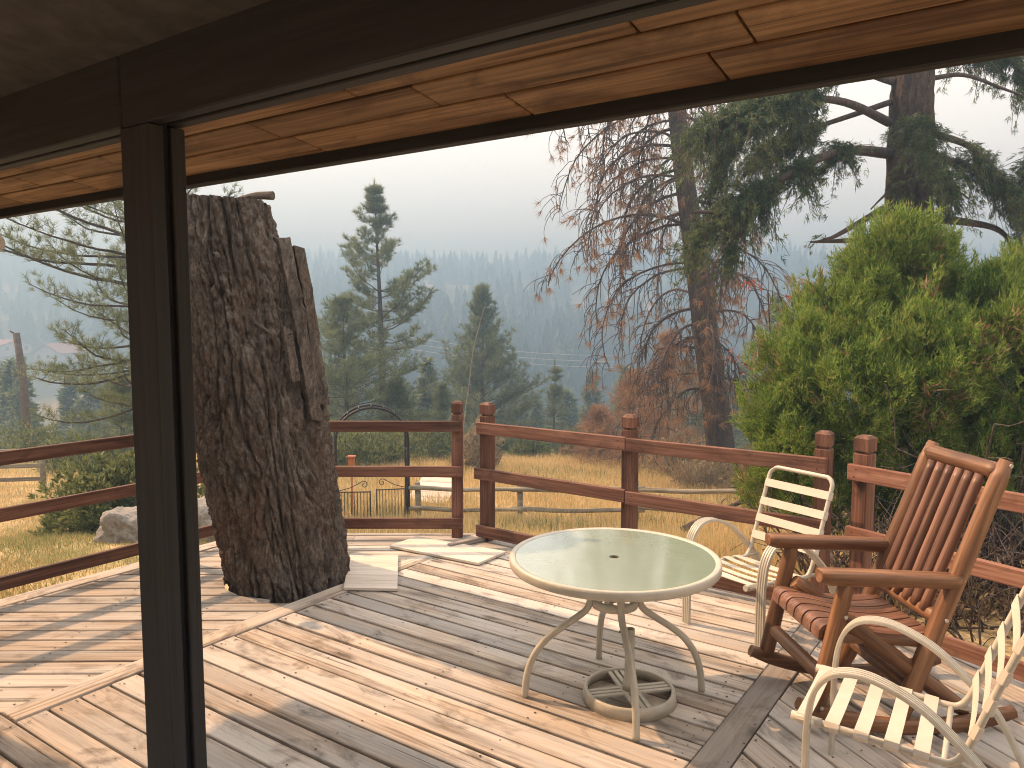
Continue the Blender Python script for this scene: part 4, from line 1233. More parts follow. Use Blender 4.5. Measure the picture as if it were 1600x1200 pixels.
# ------------------------------------------------------------------ the old fir on the right
def make_fir():
    rng = np.random.default_rng(41)
    d0 = 12.0; x0 = px_at(1408, d0); root = empty('fir_tree', (x0, d0, gz(x0, d0)))
    tag(root, 'old fir with thick ridged trunk rising behind the cedar', 'fir tree')
    zg = gz(x0, d0); H = 9.5
    NA, NZ = 64, 120; V = np.zeros((NA*NZ, 3))
    for i in range(NZ):
        z = -0.3 + (H+0.3)*i/(NZ-1); r0 = np.interp(z, [-0.3, 0.4, 3, 6, 9.5], [0.55, 0.44, 0.37, 0.31, 0.22]); cx_ = 0.05*math.sin(z*0.5)
        for j in range(NA):
            a = 2*math.pi*j/NA
            dd, _ = mnoise.voronoi(Vector((math.cos(a)*3.2, math.sin(a)*3.2, z*0.9))*1.5)
            r = r0 + 0.045*(min((dd[1]-dd[0])*2.4, 1)-0.6) + 0.015*mnoise.noise((math.cos(a)*6, math.sin(a)*6, z*4))
            V[i*NA+j] = (cx_ + r*math.cos(a), r*math.sin(a), z)
    idx = np.arange(NA*NZ).reshape(NZ, NA); nx = np.roll(idx, -1, 1)
    F = np.stack([idx[:-1], nx[:-1], nx[1:], idx[1:]], -1).reshape(-1, 4)
    obj('trunk', mesh_np('trunk', V, F, True), M['fir_bark'], root)
    br = MB(); C = []; D = []
    def zpx(py, d=d0): return EYE-(py-495)/1208*d - zg
    def big(pts, r, fol, wd=0.35, start=0.3):
        """explicit limb through (px,py,depth offset)"""
        Q = crom([((px-1408)/1208*(d0+dy), dy, zpx(py, d0+dy)) for px, py, dy in pts], 6)
        n = len(Q); br.tube(Q, [max(0.012, r*(1-0.8*i/n)) for i in range(n)], 7, cap=False)
        Qn = np.array([tuple(q) for q in Q]); L = np.linalg.norm(np.diff(Qn, axis=0), axis=1).sum()
        m = int(fol*L)
        for _ in range(m):
            f = start + (1-start)*rng.random(); i = min(n-2, int(f*(n-1))); b = Qn[i] + (Qn[i+1]-Qn[i])*rng.random()
            t = unit(Qn[i+1]-Qn[i]); sd = unit(np.cross(t, [0, 0, 1.0]))*(1 if rng.random() < .5 else -1)
            if mnoise.noise((b[0]*2.2, b[1]*2.2, b[2]*2.2 + r*40)) < -0.12: continue
            ln = wd*(0.35+1.25*rng.random()**1.5); tip = b + (sd*(0.25+0.7*rng.random()) + t*0.5)*ln + np.array([0, 0, -0.85*ln*rng.random()+0.12*rng.normal()])
            br.tube([b, (b+tip)/2 + np.array([0, 0, 0.04]), tip], [0.008, 0.006, 0.003], 3, cap=False)
            for g in range(6):
                s_ = 0.15+0.85*g/5; q = b*(1-s_)+tip*s_ + rng.normal(size=3)*0.05 + np.array([0, 0, 0.04*(1-s_)])
                C.append(q); D.append((tip-b)/max(ln, .01) + np.array([0, 0, -0.25]) + rng.normal(size=3)*0.45)
    # long green limbs reaching left across the dead pine
    big([(1375, 246, 0), (1290, 242, -0.6), (1210, 255, -1.0), (1130, 290, -1.3), (1040, 330, -1.5), (985, 335, -1.6)], 0.085, 125, 0.60, 0.22)
    big([(1375, 200, 0), (1280, 170, -0.5), (1180, 165, -0.9), (1090, 180, -1.2), (1000, 215, -1.4)], 0.07, 120, 0.65, 0.35)
    big([(1380, 140, 0), (1310, 120, 0.3), (1230, 150, 0.6), (1150, 215, 0.7)], 0.06, 85, 0.55, 0.3)
    big([(1110, 300, -1.3), (1075, 345, -1.5), (1050, 395, -1.55)], 0.04, 100, 0.5, 0.0)
    big([(1060, 325, -1.5), (1010, 370, -1.5), (985, 385, -1.5)], 0.03, 95, 0.45, 0.0)
    big([(1370, 330, 0), (1320, 350, -0.3), (1270, 372, -0.5), (1250, 376, -0.55)], 0.06, 2, 0.2, 0.6)
    big([(1375, 376, 0), (1310, 378, -0.2), (1240, 380, -0.4)], 0.065, 1, 0.2, 0.7)
    # foliage round the trunk and on the right
    big([(1400, 190, -0.3), (1385, 210, -0.7), (1395, 260, -0.9), (1420, 300, -0.95)], 0.05, 120, 0.45, 0.1)
    big([(1425, 215, -0.2), (1465, 235, -0.6), (1500, 275, -0.8), (1520, 310, -0.9)], 0.06, 95, 0.50, 0.1)
    big([(1435, 250, 0), (1500, 270, -0.2), (1560, 310, -0.4), (1620, 360, -0.5)], 0.07, 80, 0.55, 0.15)
    big([(1435, 345, 0), (1490, 350, -0.2), (1540, 365, -0.3), (1560, 410, -0.4)], 0.075, 8, 0.3, 0.5)
    big([(1435, 135, 0), (1480, 130, -0.1), (1530, 150, -0.3), (1590, 175, -0.5)], 0.04, 5, 0.3, 0.5)
    big([(1430, 110, 0), (1490, 90, 0.2), (1550, 95, 0.3), (1600, 130, 0.4)], 0.055, 95, 0.5, 0.2)
    big([(1430, 60, 0), (1500, 60, 0.3), (1570, 80, 0.4)], 0.05, 60, 0.5, 0.2)
    big([(1700, 200, -0.5), (1650, 215, -0.7), (1590, 235, -0.8), (1545, 265, -0.9)], 0.05, 60, 0.5, 0.3)
    big([(1700, 300, -0.6), (1640, 310, -0.8), (1590, 345, -0.9), (1550, 365, -1.0)], 0.05, 85, 0.5, 0.2)
    big([(1385, 290, -0.2), (1345, 310, -0.5), (1320, 330, -0.6)], 0.03, 70, 0.35, 0.1)
    big([(1380, 70, 0), (1300, 60, -0.3), (1220, 80, -0.5), (1140, 130, -0.6)], 0.06, 95, 0.6, 0.3)
    big([(1405, 160, 0.0), (1290, 200, 0.1), (1230, 215, 0.0), (1170, 250, -0.1)], 0.05, 90, 0.55, 0.3)
    big([(1090, 200, -1.2), (1050, 250, -1.3), (1035, 300, -1.35)], 0.04, 95, 0.5, 0.0)
    br.build('branches', M['dead_twig'], root)
    obj('crown', tri_mesh('crown', tufts(np.array(C), np.array(D), 16, 0.075, 0.011, 0.7, rng, 0.05)), M['fir_needles'], root)
make_fir()

# ------------------------------------------------------------------ the cedar bush behind the railing
def make_cedar():
    rng = np.random.default_rng(51)
    x0, y0 = 3.95, 6.9; zg = gz(x0, y0); root = empty('cedar_bush', (x0, y0, zg)); tag(root, 'big bright green cedar bush filling the right side behind the railing', 'bush')
    lobes = []     # (x, y, z, rx, ry, rz)
    def L(px, py, d, rx, rz, ry=None): lobes.append((px_at(px, d)-x0, d-y0, EYE-(py-495)/1208*d-zg, rx, ry or rx, rz))
    L(1395, 470, 7.2, 0.50, 0.60); L(1400, 420, 7.1, 0.36, 0.48); L(1345, 440, 7.2, 0.30, 0.42); L(1448, 440, 7.1, 0.27, 0.44); L(1300, 520, 7.1, 0.45, 0.48); L(1245, 575, 7.0, 0.38, 0.42)
    L(1210, 640, 6.9, 0.30, 0.38); L(1245, 690, 6.8, 0.38, 0.45); L(1340, 620, 6.7, 0.55, 0.65); L(1450, 590, 6.6, 0.55, 0.62); L(1550, 520, 6.7, 0.42, 0.50); L(1600, 600, 6.6, 0.6, 0.75)
    L(1525, 480, 6.9, 0.26, 0.34); L(1580, 465, 6.8, 0.25, 0.34); L(1670, 480, 6.9, 0.55, 0.6); L(1700, 620, 6.8, 0.6, 0.8); L(1300, 760, 6.9, 0.5, 0.55); L(1420, 730, 6.7, 0.6, 0.55); L(1540, 730, 6.6, 0.55, 0.5)
    L(1220, 790, 7.1, 0.33, 0.42); L(1500, 520, 7.3, 0.4, 0.5); L(1650, 760, 6.8, 0.55, 0.5)
    C = []; D = []
    for (cx, cy, cz, rx, ry, rz_) in lobes:
        n = int(2300*(rx*rz_)/(0.25))
        u = unit(rng.normal(size=(n, 3))); rr = 1 - 0.45*rng.random((n, 1))**1.6
        lump = 1 + 0.16*np.sin(u[:, :1]*9+cx*7)*np.cos(u[:, 2:]*8+cy*5)
        p = u*rr*lump*np.array([rx, ry, rz_]) + np.array([cx, cy, cz])
        C.append(p); D.append(u*0.75 + np.array([0, 0, 0.75]) + rng.normal(size=(n, 3))*0.25)
    C = np.concatenate(C); D = np.concatenate(D)
    nz = np.array([mnoise.noise((p_[0]*3.6, p_[1]*3.6, p_[2]*3.0)) + 0.5*mnoise.noise((p_[0]*9, p_[1]*9, p_[2]*7)) for p_ in C])
    C = C + unit(D)*(0.20*nz)[:, None]
    kp = nz > -0.22; C, D = C[kp], D[kp]
    keep = C[:, 2] > 0.35 + 0.25*np.sin(C[:, 0]*3) + np.clip((C[:, 0]-0.25)*0.8, 0, 0.75)     # bare under the skirt on the right
    C, D = C[keep], D[keep]
    obj('foliage', tri_mesh('foliage', np.concatenate([tufts(C, D, 11, 0.048, 0.0105, 0.75, rng, 0.045), tufts(C[::5]+np.array([0, 0, 0.03]), D[::5]+np.array([0, 0, 0.6]), 8, 0.065, 0.010, 0.45, rng, 0.05)])), M['cedar_sprays'], root)
    sh = [];  sd_ = []
    for i in range(420):                                  # stray leading shoots
        j = rng.integers(len(C)); b0 = C[j]; dr = unit(D[j]*0.6 + np.array([0, 0, 0.9]) + rng.normal(size=3)*0.25); ln = 0.08+0.20*rng.random()
        for g in range(5): sh.append(b0 + dr*ln*g/4 + rng.normal(size=3)*0.012); sd_.append(dr + rng.normal(size=3)*0.3)
    obj('leading_shoots', tri_mesh('leading_shoots', tufts(np.array(sh), np.array(sd_), 9, 0.055, 0.012, 0.6, rng, 0.02)), M['cedar_sprays'], root)
    jj = [j for j in range(len(C)) if mnoise.noise((C[j, 0]*2.1+5, C[j, 1]*2.1, C[j, 2]*2.1)) > 0.36][::3]
    obj('brown_sprays', tri_mesh('brown_sprays', tufts(C[jj]+unit(D[jj])*0.02, D[jj], 6, 0.08, 0.014, 0.7, rng, 0.04)), M['dead_needles'], root)
    br = MB()
    for i in range(120):
        az = rng.random()*2*math.pi; sx = rng.normal()*0.55 + 0.5; sy = rng.normal()*0.3
        Q = limb((sx, sy, -0.05), az, 0.95+rng.normal()*0.3, 1.0+1.5*rng.random(), 8, rng, droop=0.2, wob=0.12)
        br.tube(Q, [0.020*(1-0.7*j/9) for j in range(9)], 5, cap=False)
        for j in range(3, 9):
            T = limb(Q[j], az+rng.normal(), 0.3+rng.normal()*0.5, 0.25+0.3*rng.random(), 4, rng, wob=0.25); br.tube(T, 0.005, 3, cap=False)
    br.build('stems', M['dead_twig'], root)
make_cedar()

# ------------------------------------------------------------------ shrubs
def make_shrub(name, px, d, w_, h_, seed, mat, n=900, k=4, L=0.06, wd=0.03, lab='', grp=None, cat='shrub', ground=None):
    rng = np.random.default_rng(seed); x = px_at(px, d); z = gz(x, d); root = empty(name, (x, d, z)); tag(root, lab, cat, grp)
    u = unit(rng.normal(size=(n, 3))); u[:, 2] = np.abs(u[:, 2]); r = rng.random((n, 1))**0.35
    C = u*r*np.array([w_, w_*0.9, h_]); C *= (1+0.25*np.sin(C[:, :1]*7+seed)*np.cos(C[:, 2:]*6)); C[:, 2] += 0.05
    obj('leaves', quad_mesh('leaves', leaves(C, u*0.8+np.array([0, 0, 0.5]), k, L, wd, 0.8, rng)), M[mat], root)
    br = MB()
    for i in range(26):
        q = C[rng.integers(n)]; b = np.array([rng.normal()*0.08*w_, rng.normal()*0.08*w_, -0.05]); mid = (b+q)/2 + rng.normal(size=3)*0.08*w_
        br.tube([b, mid, q], [0.012, 0.008, 0.004], 4, cap=False)
    br.build('stems', M['dead_twig'], root)
make_shrub('leafy_shrub', 160, 10.2, 0.85, 1.10, 61, 'shrub_leaves', 1900, 5, 0.085, 0.035, 'rounded green shrub behind the boulder on the left')
make_shrub('leafy_shrub', 225, 10.8, 0.85, 1.25, 62, 'shrub_leaves', 1600, 5, 0.085, 0.035, 'taller green shrub partly hidden by the porch post')
make_shrub('leafy_shrub', 745, 20, 0.65, 1.3, 63, 'dry_brush', 900, 5, 0.11, 0.03, 'greyish twiggy shrub in the gap between the railing posts')
BR = 'dry brush at the top of the slope'
for i, (px, d, w_, h_, mt) in enumerate([(1060, 18.5, 0.9, 0.95, 'dry_brush'), (1105, 16.2, 0.75, 0.6, 'dry_brush'), (1165, 17, 0.8, 0.75, 'dry_brush'), (1015, 20.5, 0.7, 0.65, 'dry_brush'), (1190, 15.5, 0.7, 0.6, 'dry_brush'), (955, 22.5, 0.7, 0.7, 'dry_brush')]):
    make_shrub('brush', px, d, w_, h_, 70+i, mt, 900, 5, 0.10, 0.022, 'dry twiggy brush ' + ['behind the middle railing post', 'right at the foot of the leaning dead trunk', 'just right of the leaning dead trunk', 'left of the middle railing post', 'between the dead trunk and the cedar', 'farthest left at the edge of the golden grass'][i], BR, 'brush')
for i, (px, d, w_, h_) in enumerate([(600, 21, 1.1, 0.8), (650, 22.5, 1.0, 0.9), (700, 23.5, 0.9, 0.8), (540, 20, 1.0, 0.9), (830, 25, 0.7, 0.7), (905, 26, 0.9, 0.9), (790, 27, 0.9, 0.9), (120, 19, 1.0, 0.9), (40, 22, 1.2, 1.0)]):
    make_shrub('low_shrub', px, d, w_, h_, 90+i, 'shrub_leaves', 800, 5, 0.12, 0.04, 'low green shrub ' + ['straight behind the iron arch', 'right of the iron arch', 'behind the gap in the railing', 'left of the iron arch beside the stump', 'below the full conical pine', 'below the small slim pine', 'farther off between the two pines', 'behind the field gate post', 'beside the dark leaning pole'][i], 'low shrubs beyond the yard', 'shrub')

# bare dark thicket under the skirt of the cedar
def thicket():
    rng = np.random.default_rng(88); x0, y0 = 3.35, 5.3; root = empty('bare_thicket', (x0, y0, gz(x0, y0))); tag(root, 'dark tangle of bare twigs below the cedar behind the rocking chair', 'thicket')
    b = MB()
    for i in range(260):
        sx = rng.uniform(-0.9, 1.2); sy = rng.uniform(-0.35, 1.3) - 0.35*sx; az = rng.random()*6.28
        Q = limb((sx, sy, 0.0), az, 1.0+rng.normal()*0.4, 0.4+0.7*rng.random(), 6, rng, wob=0.22); b.tube(Q, [0.009*(1-0.6*j/6) for j in range(7)], 4, cap=False)
        for j in (2, 3, 4, 5):
            T = limb(Q[j], az+rng.normal()*1.2, 0.4+rng.normal()*0.5, 0.15+0.3*rng.random(), 4, rng, wob=0.3); b.tube(T, 0.0035, 3, cap=False)
    b.build('stems', M['dead_twig'], root)
    n = 900; C = np.stack([rng.uniform(-0.9, 1.3, n), rng.uniform(-0.1, 1.4, n), rng.random(n)**1.5*0.5], 1); C[:, 1] -= 0.35*C[:, 0]
    obj('litter', quad_mesh('litter', leaves(C, rng.normal(size=(n, 3))+np.array([0, 0, 0.6]), 3, 0.06, 0.02, 0.8, rng)), M['dry_brush'], root)
thicket()

# red dead sprig beside the cedar
def sprig():
    rng = np.random.default_rng(77); d = 8.6; x = px_at(1200, d); z = EYE-(560-495)/1208*d; zg_ = gz(x, d)
    root = empty('dead_sapling', (x, d, zg_)); tag(root, 'thin dead sapling with rust red leaves left of the cedar', 'sapling')
    st = crom([(0.02, 0, -0.05), (0.05, 0, 0.8), (0.0, 0, 1.6), (0.03, 0, z-zg_), (-0.02, 0, z-zg_+0.75)], 6)
    b = MB().tube(st, 0.008, 5, cap=False); C = []; D = []
    for s_ in (0.55, 0.62, 0.7, 0.78, 0.85, 0.92, 1.0):
        q = np.array(tuple(st[min(len(st)-1, int(s_*(len(st)-1)))])); Q = limb(q, rng.normal()*1.2 + (0 if rng.random() < .6 else math.pi), 0.4, 0.3+0.45*rng.random(), 5, rng, wob=0.2)
        b.tube(Q, [0.005, 0.005, 0.004, 0.004, 0.003, 0.003], 4, cap=False)
        for v in Q[2:]:
            for _ in range(3): C.append(np.array(v)+rng.normal(size=3)*0.03); D.append(rng.normal(size=3))
    b.build('stem', M['dead_twig'], root); obj('leaves', quad_mesh('leaves', leaves(np.array(C), np.array(D), 3, 0.05, 0.022, 0.8, rng)), M['red_leaves'], root)
sprig()
# pale leaning bare stem
d = 18; x = px_at(722, d); zz = gz(x, d)
bs = MB().tube(crom([(0, 0, -0.1), (0.03, 0, 1.2), (0.16, 0, 2.2), (0.28, 0, 3.1), (0.55, 0, 4.1)], 6), list(np.linspace(0.016, 0.006, 25)), 6)
o = bs.build('bare_sapling', M['grey_log'], None, (x, d, zz)); tag(o, 'thin pale bare stem leaning in the railing gap', 'sapling')

# fallen branch by the pole fence
d = 10.2; x = px_at(1130, d); rng_ = np.random.default_rng(5)
fb = MB(); Q = crom([(-0.5, 0, 0.05), (-0.15, 0.05, 0.22), (0.2, 0, 0.40), (0.6, -0.1, 0.62)], 6); fb.tube(Q, list(np.linspace(0.05, 0.025, len(Q))), 7)
for j in (6, 10, 13): T = limb(tuple(Q[j]), rng_.random()*6, 0.3, 0.5, 5, rng_, wob=0.2); fb.tube(T, [0.018, 0.015, 0.012, 0.009, 0.007, 0.005], 5)
tag(fb.build('fallen_branch', M['dead_twig'], None, (x, d, gz(x, d)+0.02)), 'dark fallen branch lying by the pole fence', 'branch')

# ------------------------------------------------------------------ garden arch with a pair of gates
def make_arch():
    d = 13.0; x = px_at(578, d); z = gz(x, d); root = empty('garden_arch', (x, d, z), R(14)); tag(root, 'black iron garden arch with a pair of scrolled gates beyond the railing', 'garden arch')
    w_ = 0.60; dep = 0.20; hs = 1.52; ht = 2.06
    for s in (-1, 1):
        y = s*dep
        P = [(-w_, y, -0.1), (-w_, y, hs*0.5)]
        for k in range(0, 19): a = math.pi*k/18; P.append((-w_*math.cos(a), y, hs + (ht-hs)*math.sin(a)))
        P += [(w_, y, hs*0.5), (w_, y, -0.1)]
        MB().tube(P, 0.022, 6).build('hoop', M['black_iron'], root)
    for k in range(9):
        a = math.pi*(k+0.5)/9; xx = -w_*math.cos(a); zz = hs+(ht-hs)*math.sin(a)
        MB().tube([(xx, -dep-0.06, zz+0.02), (xx, 0, zz+0.035), (xx, dep+0.06, zz+0.02)], 0.011, 5).build('crossbar', M['black_iron'], root)
    for s in (-1, 1):
        for zz in (0.25, 0.6, 0.95, 1.3):
            MB().tube([(s*w_, -dep, zz), (s*w_, dep, zz)], 0.009, 5).build('crossbar', M['black_iron'], root)
        zig = [(s*w_, -dep + 2*dep*(k % 2), 0.25+0.35*k/1.0) for k in range(4)]
        MB().tube(zig, 0.006, 5).build('lattice', M['black_iron'], root)
    # gates
    for s in (-1, 1):
        g = empty('gate'); g.parent = root; g.location = (s*w_*0.96, -dep, 0); g.rotation_euler = (0, 0, R(8 if s < 0 else 22)*(-s))
        gw = w_*0.90; zt = 0.66
        fr = MB(); fr.tube([(0, 0, 0.06), (0, 0, zt+0.05)], 0.012, 6); fr.tube([(-s*gw, 0, 0.06), (-s*gw, 0, zt-0.02)], 0.012, 6)
        fr.tube([(0, 0, 0.10), (-s*gw, 0, 0.10)], 0.010, 6); fr.tube([(0, 0, zt), (-s*gw, 0, zt-0.04)], 0.010, 6)
        fr.build('gate_frame', M['black_iron'], g)
        for k in range(1, 10):
            xx = -s*gw*k/10; MB().tube([(xx, 0, 0.10), (xx, 0, zt-0.004*k)], 0.0065, 5).build('bar', M['black_iron'], g)
        sc = [(0, 0, zt+0.02), (-s*gw*0.4, 0, zt+0.06), (-s*gw*0.75, 0, zt+0.15)] + [(-s*(gw*0.82 + 0.055*math.sin(t)*(1-t/9)), 0, zt+0.09+0.06*math.cos(t)*(1-t/9)) for t in np.linspace(0, 6.5, 18)]
        MB().tube(crom(sc, 2), 0.007, 5).build('scroll', M['black_iron'], g)
    return root
make_arch()
# little orange thing hung on the arch's left side
d = 13.6; x = px_at(546, d)
ob = MB(); ob.cbox((-0.05, -0.05, 0), (0.05, 0.05, 0.26), 0.008); ob.cbox((-0.075, -0.075, 0.262), (0.075, 0.075, 0.285), 0.006); ob.tube([(0, 0, -0.95), (0, 0, 0)], 0.02, 6)
tag(ob.build('bird_feeder', M['orange_paint'], None, (x, d, gz(x, d)+0.9)), 'small orange box on a post seen through the iron arch', 'feeder')

# ------------------------------------------------------------------ pole fence
fn = empty('pole_fence'); tag(fn, 'low grey log pole fence crossing the dry grass', 'fence')
FP = [(650, 13.0, 0.70), (812, 12.6, 0.80), (996, 11.9, 0.72), (1215, 10.9, 0.72), (1420, 10.0, 0.7)]
pts = []
for px, d, h_ in FP:
    x = px_at(px, d); z = gz(x, d); pts.append((x, d, z))
    MB().tube([(x, d, z-0.2), (x+0.01, d, z+h_*0.5), (x, d, z+h_)], [0.055, 0.052, 0.048], 8).build('post', M['grey_log'], fn)
for (a, b) in zip(pts[:-1], pts[1:]):
    for zz in (0.28, 0.60):
        da = Vector(b)-Vector(a); e = da.normalized()*0.14
        P0 = Vector(a)-e+Vector((0, -0.07, zz+rnd.uniform(-.03, .03))); P1 = Vector(b)+e+Vector((0, -0.07 if zz > .5 else -0.08, zz+rnd.uniform(-.03, .03)))
        L = (P1-P0).length; m_ = MB(); n = 10
        m_.tube([(L*k/n, 0.012*math.sin(k*1.3), 0.012*math.sin(k*0.8+1)) for k in range(n+1)], [0.042-0.010*k/n for k in range(n+1)], 8)
        o = m_.build('rail', M['grey_log'], fn); dd = (P1-P0).normalized(); y = Vector((0, 0, 1)).cross(dd).normalized(); z3 = dd.cross(y)
        m4 = Matrix((dd, y, z3)).transposed().to_4x4(); m4.translation = P0; o.matrix_basis = m4
# pale boards lying on the slope
d = 15.5; x = px_at(676, d); pl = empty('board_pile', (x, d, gz(x, d)+0.20), R(-12)); pl.rotation_euler = (R(18), 0, R(-14)); tag(pl, 'pale flat wooden platform lying in the grass behind the fence', 'platform')
for k in range(5): MB().cbox((-0.42, -0.5+0.2*k, 0.0), (0.42, -0.5+0.2*k+0.19, 0.03), 0.004).build('plank', M['plywood'], pl)
for k in (-0.35, 0.35): MB().cbox((k-0.04, -0.5, -0.16), (k+0.04, 0.5, -0.002), 0.004).build('bearer', M['grey_log'], pl)

# ------------------------------------------------------------------ left yard: gate, pole, boulders
d = 16.0; xg = px_at(57, d); zg_ = gz(xg, d); wg = empty('field_gate', (xg, d, zg_), R(10)); tag(wg, 'grey wooden field gate with a diagonal brace at the far left', 'gate')
MB().tube([(0, 0, -0.2), (0, 0, 0.95)], 0.06, 8).build('post', M['grey_log'], wg)
for zz in (0.22, 0.50, 0.82): MB().cbox((-2.6, -0.02, zz), (-0.02, 0.02, zz+0.085), 0.004).build('rail', M['grey_log'], wg)
o = MB().cbox((0, -0.045, -0.04), (1.5, -0.022, 0.04), 0.004).build('brace', M['grey_log'], wg, (-0.45, 0, 0.86)); o.rotation_euler = (0, R(146), 0)
d = 25; x = px_at(37, d); z = gz(x, d)
up = MB().tube([(0, 0, -0.4), (-0.07, 0, 2.6), (-0.21, 0, top_h(520, d, z))], [0.14, 0.12, 0.10], 10)
up.tube([(-0.23, 0, top_h(520, d, z)-0.05), (-0.40, 0, top_h(520, d, z)+0.06)], 0.03, 6)
tag(up.build('utility_pole', M['branch_wood'], None, (x, d, z)), 'tall dark leaning wooden pole at the far left', 'pole')
def boulder(x, y, rx, ry, rz_, seed, lab):
    bm = bmesh.new(); bmesh.ops.create_icosphere(bm, subdivisions=5, radius=1)
    for v in bm.verts:
        p_ = v.co.copy(); f = 1 + 0.22*mnoise.noise(p_*1.4+Vector((seed, 0, 0))) + 0.10*mnoise.noise(p_*3.5+Vector((seed, 3, 0))) + 0.045*mnoise.fractal(p_*9+Vector((0, seed, 0)), 1.0, 2.0, 3)
        q = Vector((max(-0.82, min(0.82, p_.x)), max(-0.85, min(0.85, p_.y)), max(-0.8, min(0.72, p_.z))))*f
        v.co = Vector((q.x*rx, q.y*ry, q.z*rz_))
    me = bpy.data.meshes.new('boulder'); bm.to_mesh(me); bm.free()
    me.polygons.foreach_set('use_smooth', [True]*len(me.polygons))
    o = obj('boulder', me, M['boulder_stone'], None, (x, y, gz(x, y)+rz_*0.45)); tag(o, lab, 'boulder')
boulder(px_at(196, 8.6), 8.6, 0.38, 0.36, 0.30, 3.0, 'pale grey boulder in the yard left of the porch post')
boulder(px_at(318, 8.9), 8.9, 0.40, 0.40, 0.42, 8.0, 'pale grey rock between the porch post and the stump')

# ------------------------------------------------------------------ houses across the valley
def far_house(x, y, w_, dpt, h_, rh, rz, lab, roofm='roof_red'):
    z = gz(x, y); root = empty('house', (x, y, z), rz); tag(root, lab, 'house')
    b = MB(); V = [(-w_/2,-dpt/2,-2),(w_/2,-dpt/2,-2),(w_/2,dpt/2,-2),(-w_/2,dpt/2,-2),(-w_/2,-dpt/2,h_),(w_/2,-dpt/2,h_),(w_/2,dpt/2,h_),(-w_/2,dpt/2,h_),(0,-dpt/2,h_+rh),(0,dpt/2,h_+rh)]
    b.add(V, [(0,1,5,8,4),(2,3,7,9,6),(1,2,6,5),(3,0,4,7)]); b.build('wall', M['house_wall'], root)
    r = MB(); o_ = 0.6; k = rh/(w_/2)
    for s in (-1, 1):
        e = (s*(w_/2+o_), h_-o_*k)
        V = [(0,-dpt/2-o_,h_+rh+0.05),(0,dpt/2+o_,h_+rh+0.05),(e[0],dpt/2+o_,e[1]+0.05),(e[0],-dpt/2-o_,e[1]+0.05),(0,-dpt/2-o_,h_+rh+0.35),(0,dpt/2+o_,h_+rh+0.35),(e[0],dpt/2+o_,e[1]+0.35),(e[0],-dpt/2-o_,e[1]+0.35)]
        F = [(0,1,2,3),(7,6,5,4),(0,4,5,1),(3,2,6,7),(0,3,7,4),(1,5,6,2)]
        r.add(V, F if s > 0 else [f[::-1] for f in F])
    r.build('roof', M[roofm], root)
    for k_ in (-0.3, 0.05, 0.32):
        MB().cbox((w_*k_-0.5, -dpt/2-0.06, 0.9), (w_*k_+0.5, -dpt/2-0.005, 1.9), 0.02).build('window', M['dark_glass'], root)
HD = 212
far_house(px_at(92, HD), HD, 9, 8, 2.4, 2.3, R(-16), 'pale house with a reddish gable roof across the valley')
far_house(px_at(14, HD+4), HD+4, 9, 6, 2.3, 1.2, R(70), 'low pale house at the left edge across the valley')

# ------------------------------------------------------------------ power lines over the valley
pw = MB()
for k in range(3):
    x0, x1, dd = px_at(640, 120), px_at(960, 138), 0
    P = [(x0+(x1-x0)*t, 120+18*t, EYE-((527+9*k)-495)/1208*120*(1-t) - ((556+9*k)-495)/1208*138*t - 0.7*math.sin(math.pi*t)) for t in np.linspace(0, 1, 18)]
    pw.tube(P, 0.035, 4)
tag(pw.build('power_line', M['wire'], None), 'three pale power lines crossing the valley', 'power line')

# ------------------------------------------------------------------ conifers in the valley
def conifer_proto(seed, H=10.0, rad=1.9, layers=18):
    """light conifer: trunk and ragged tiers of needle blades"""
    rng = np.random.default_rng(seed); C = []; D = []
    tr = MB().tube([(0, 0, -0.5), (0, 0, H*0.5), (0, 0, H*0.97)], [H*0.016, H*0.010, 0.02], 6)
    for i in range(layers):
        u = i/(layers-1); z = H*(0.10+0.88*u); r = rad*(1-u)**0.8*(0.75+0.5*rng.random())+0.12
        for b in range(int(7+5*(1-u))):
            a = rng.random()*2*math.pi; rr = r*(0.7+0.5*rng.random())
            for f in (0.3, 0.6, 0.85, 1.0):
                C.append((rr*f*math.cos(a), rr*f*math.sin(a), z-0.22*rr*f+0.15*rng.normal())); D.append((math.cos(a), math.sin(a), 0.1))
    return tr, tufts(np.array(C), np.array(D), 4, 0.62, 0.26, 0.8, rng, 0.1)
rngf = np.random.default_rng(99)
protos = []
for sd in range(4):
    tr, V = conifer_proto(200+sd, 10.0, 1.5+0.28*sd, 17)
    protos.append((tr.mesh('trunk'), tri_mesh('crown', V)))
    protos[-1][0].materials.append(M['pine_bark']); protos[-1][1].materials.append(M['pine_needles'])
taken = []
def valley_tree(x, y, H, sx, i):
    root = empty('conifer', (x, y, gz(x, y))); root.scale = (H/10*sx, H/10*sx, H/10); root.rotation_euler = (0, 0, rngf.random()*6.28)
    a, b = protos[i % 4]; obj('trunk', a, None, root); obj('crown', b, None, root)
    return tag(root, 'hazy conifer among many on the valley slope below', 'conifer', 'conifers in the hazy valley')
cnt = 0
for tries in range(4000):
    if cnt >= 270: break
    d = 38*(195/38)**rngf.random(); px = rngf.uniform(-40, 1500)
    if 45 < px < 150 and d > 50: continue
    if px > 1180 and rngf.random() < 0.6: continue
    x = px_at(px, d)
    if any((x-a)**2+(d-b)**2 < (0.028*d)**2 + 2.2 for a, b in taken): continue
    z = gz(x, d); H = rngf.uniform(6, 12.5) if d > 70 else rngf.uniform(4.5, 9.0)
    ytop = 495 + (EYE-(z+H))*1208/d
    if ytop > 735 or ytop < (560 if d < 90 else 470): continue
    taken.append((x, d)); valley_tree(x, d, H, rngf.uniform(0.8, 1.2), cnt); cnt += 1

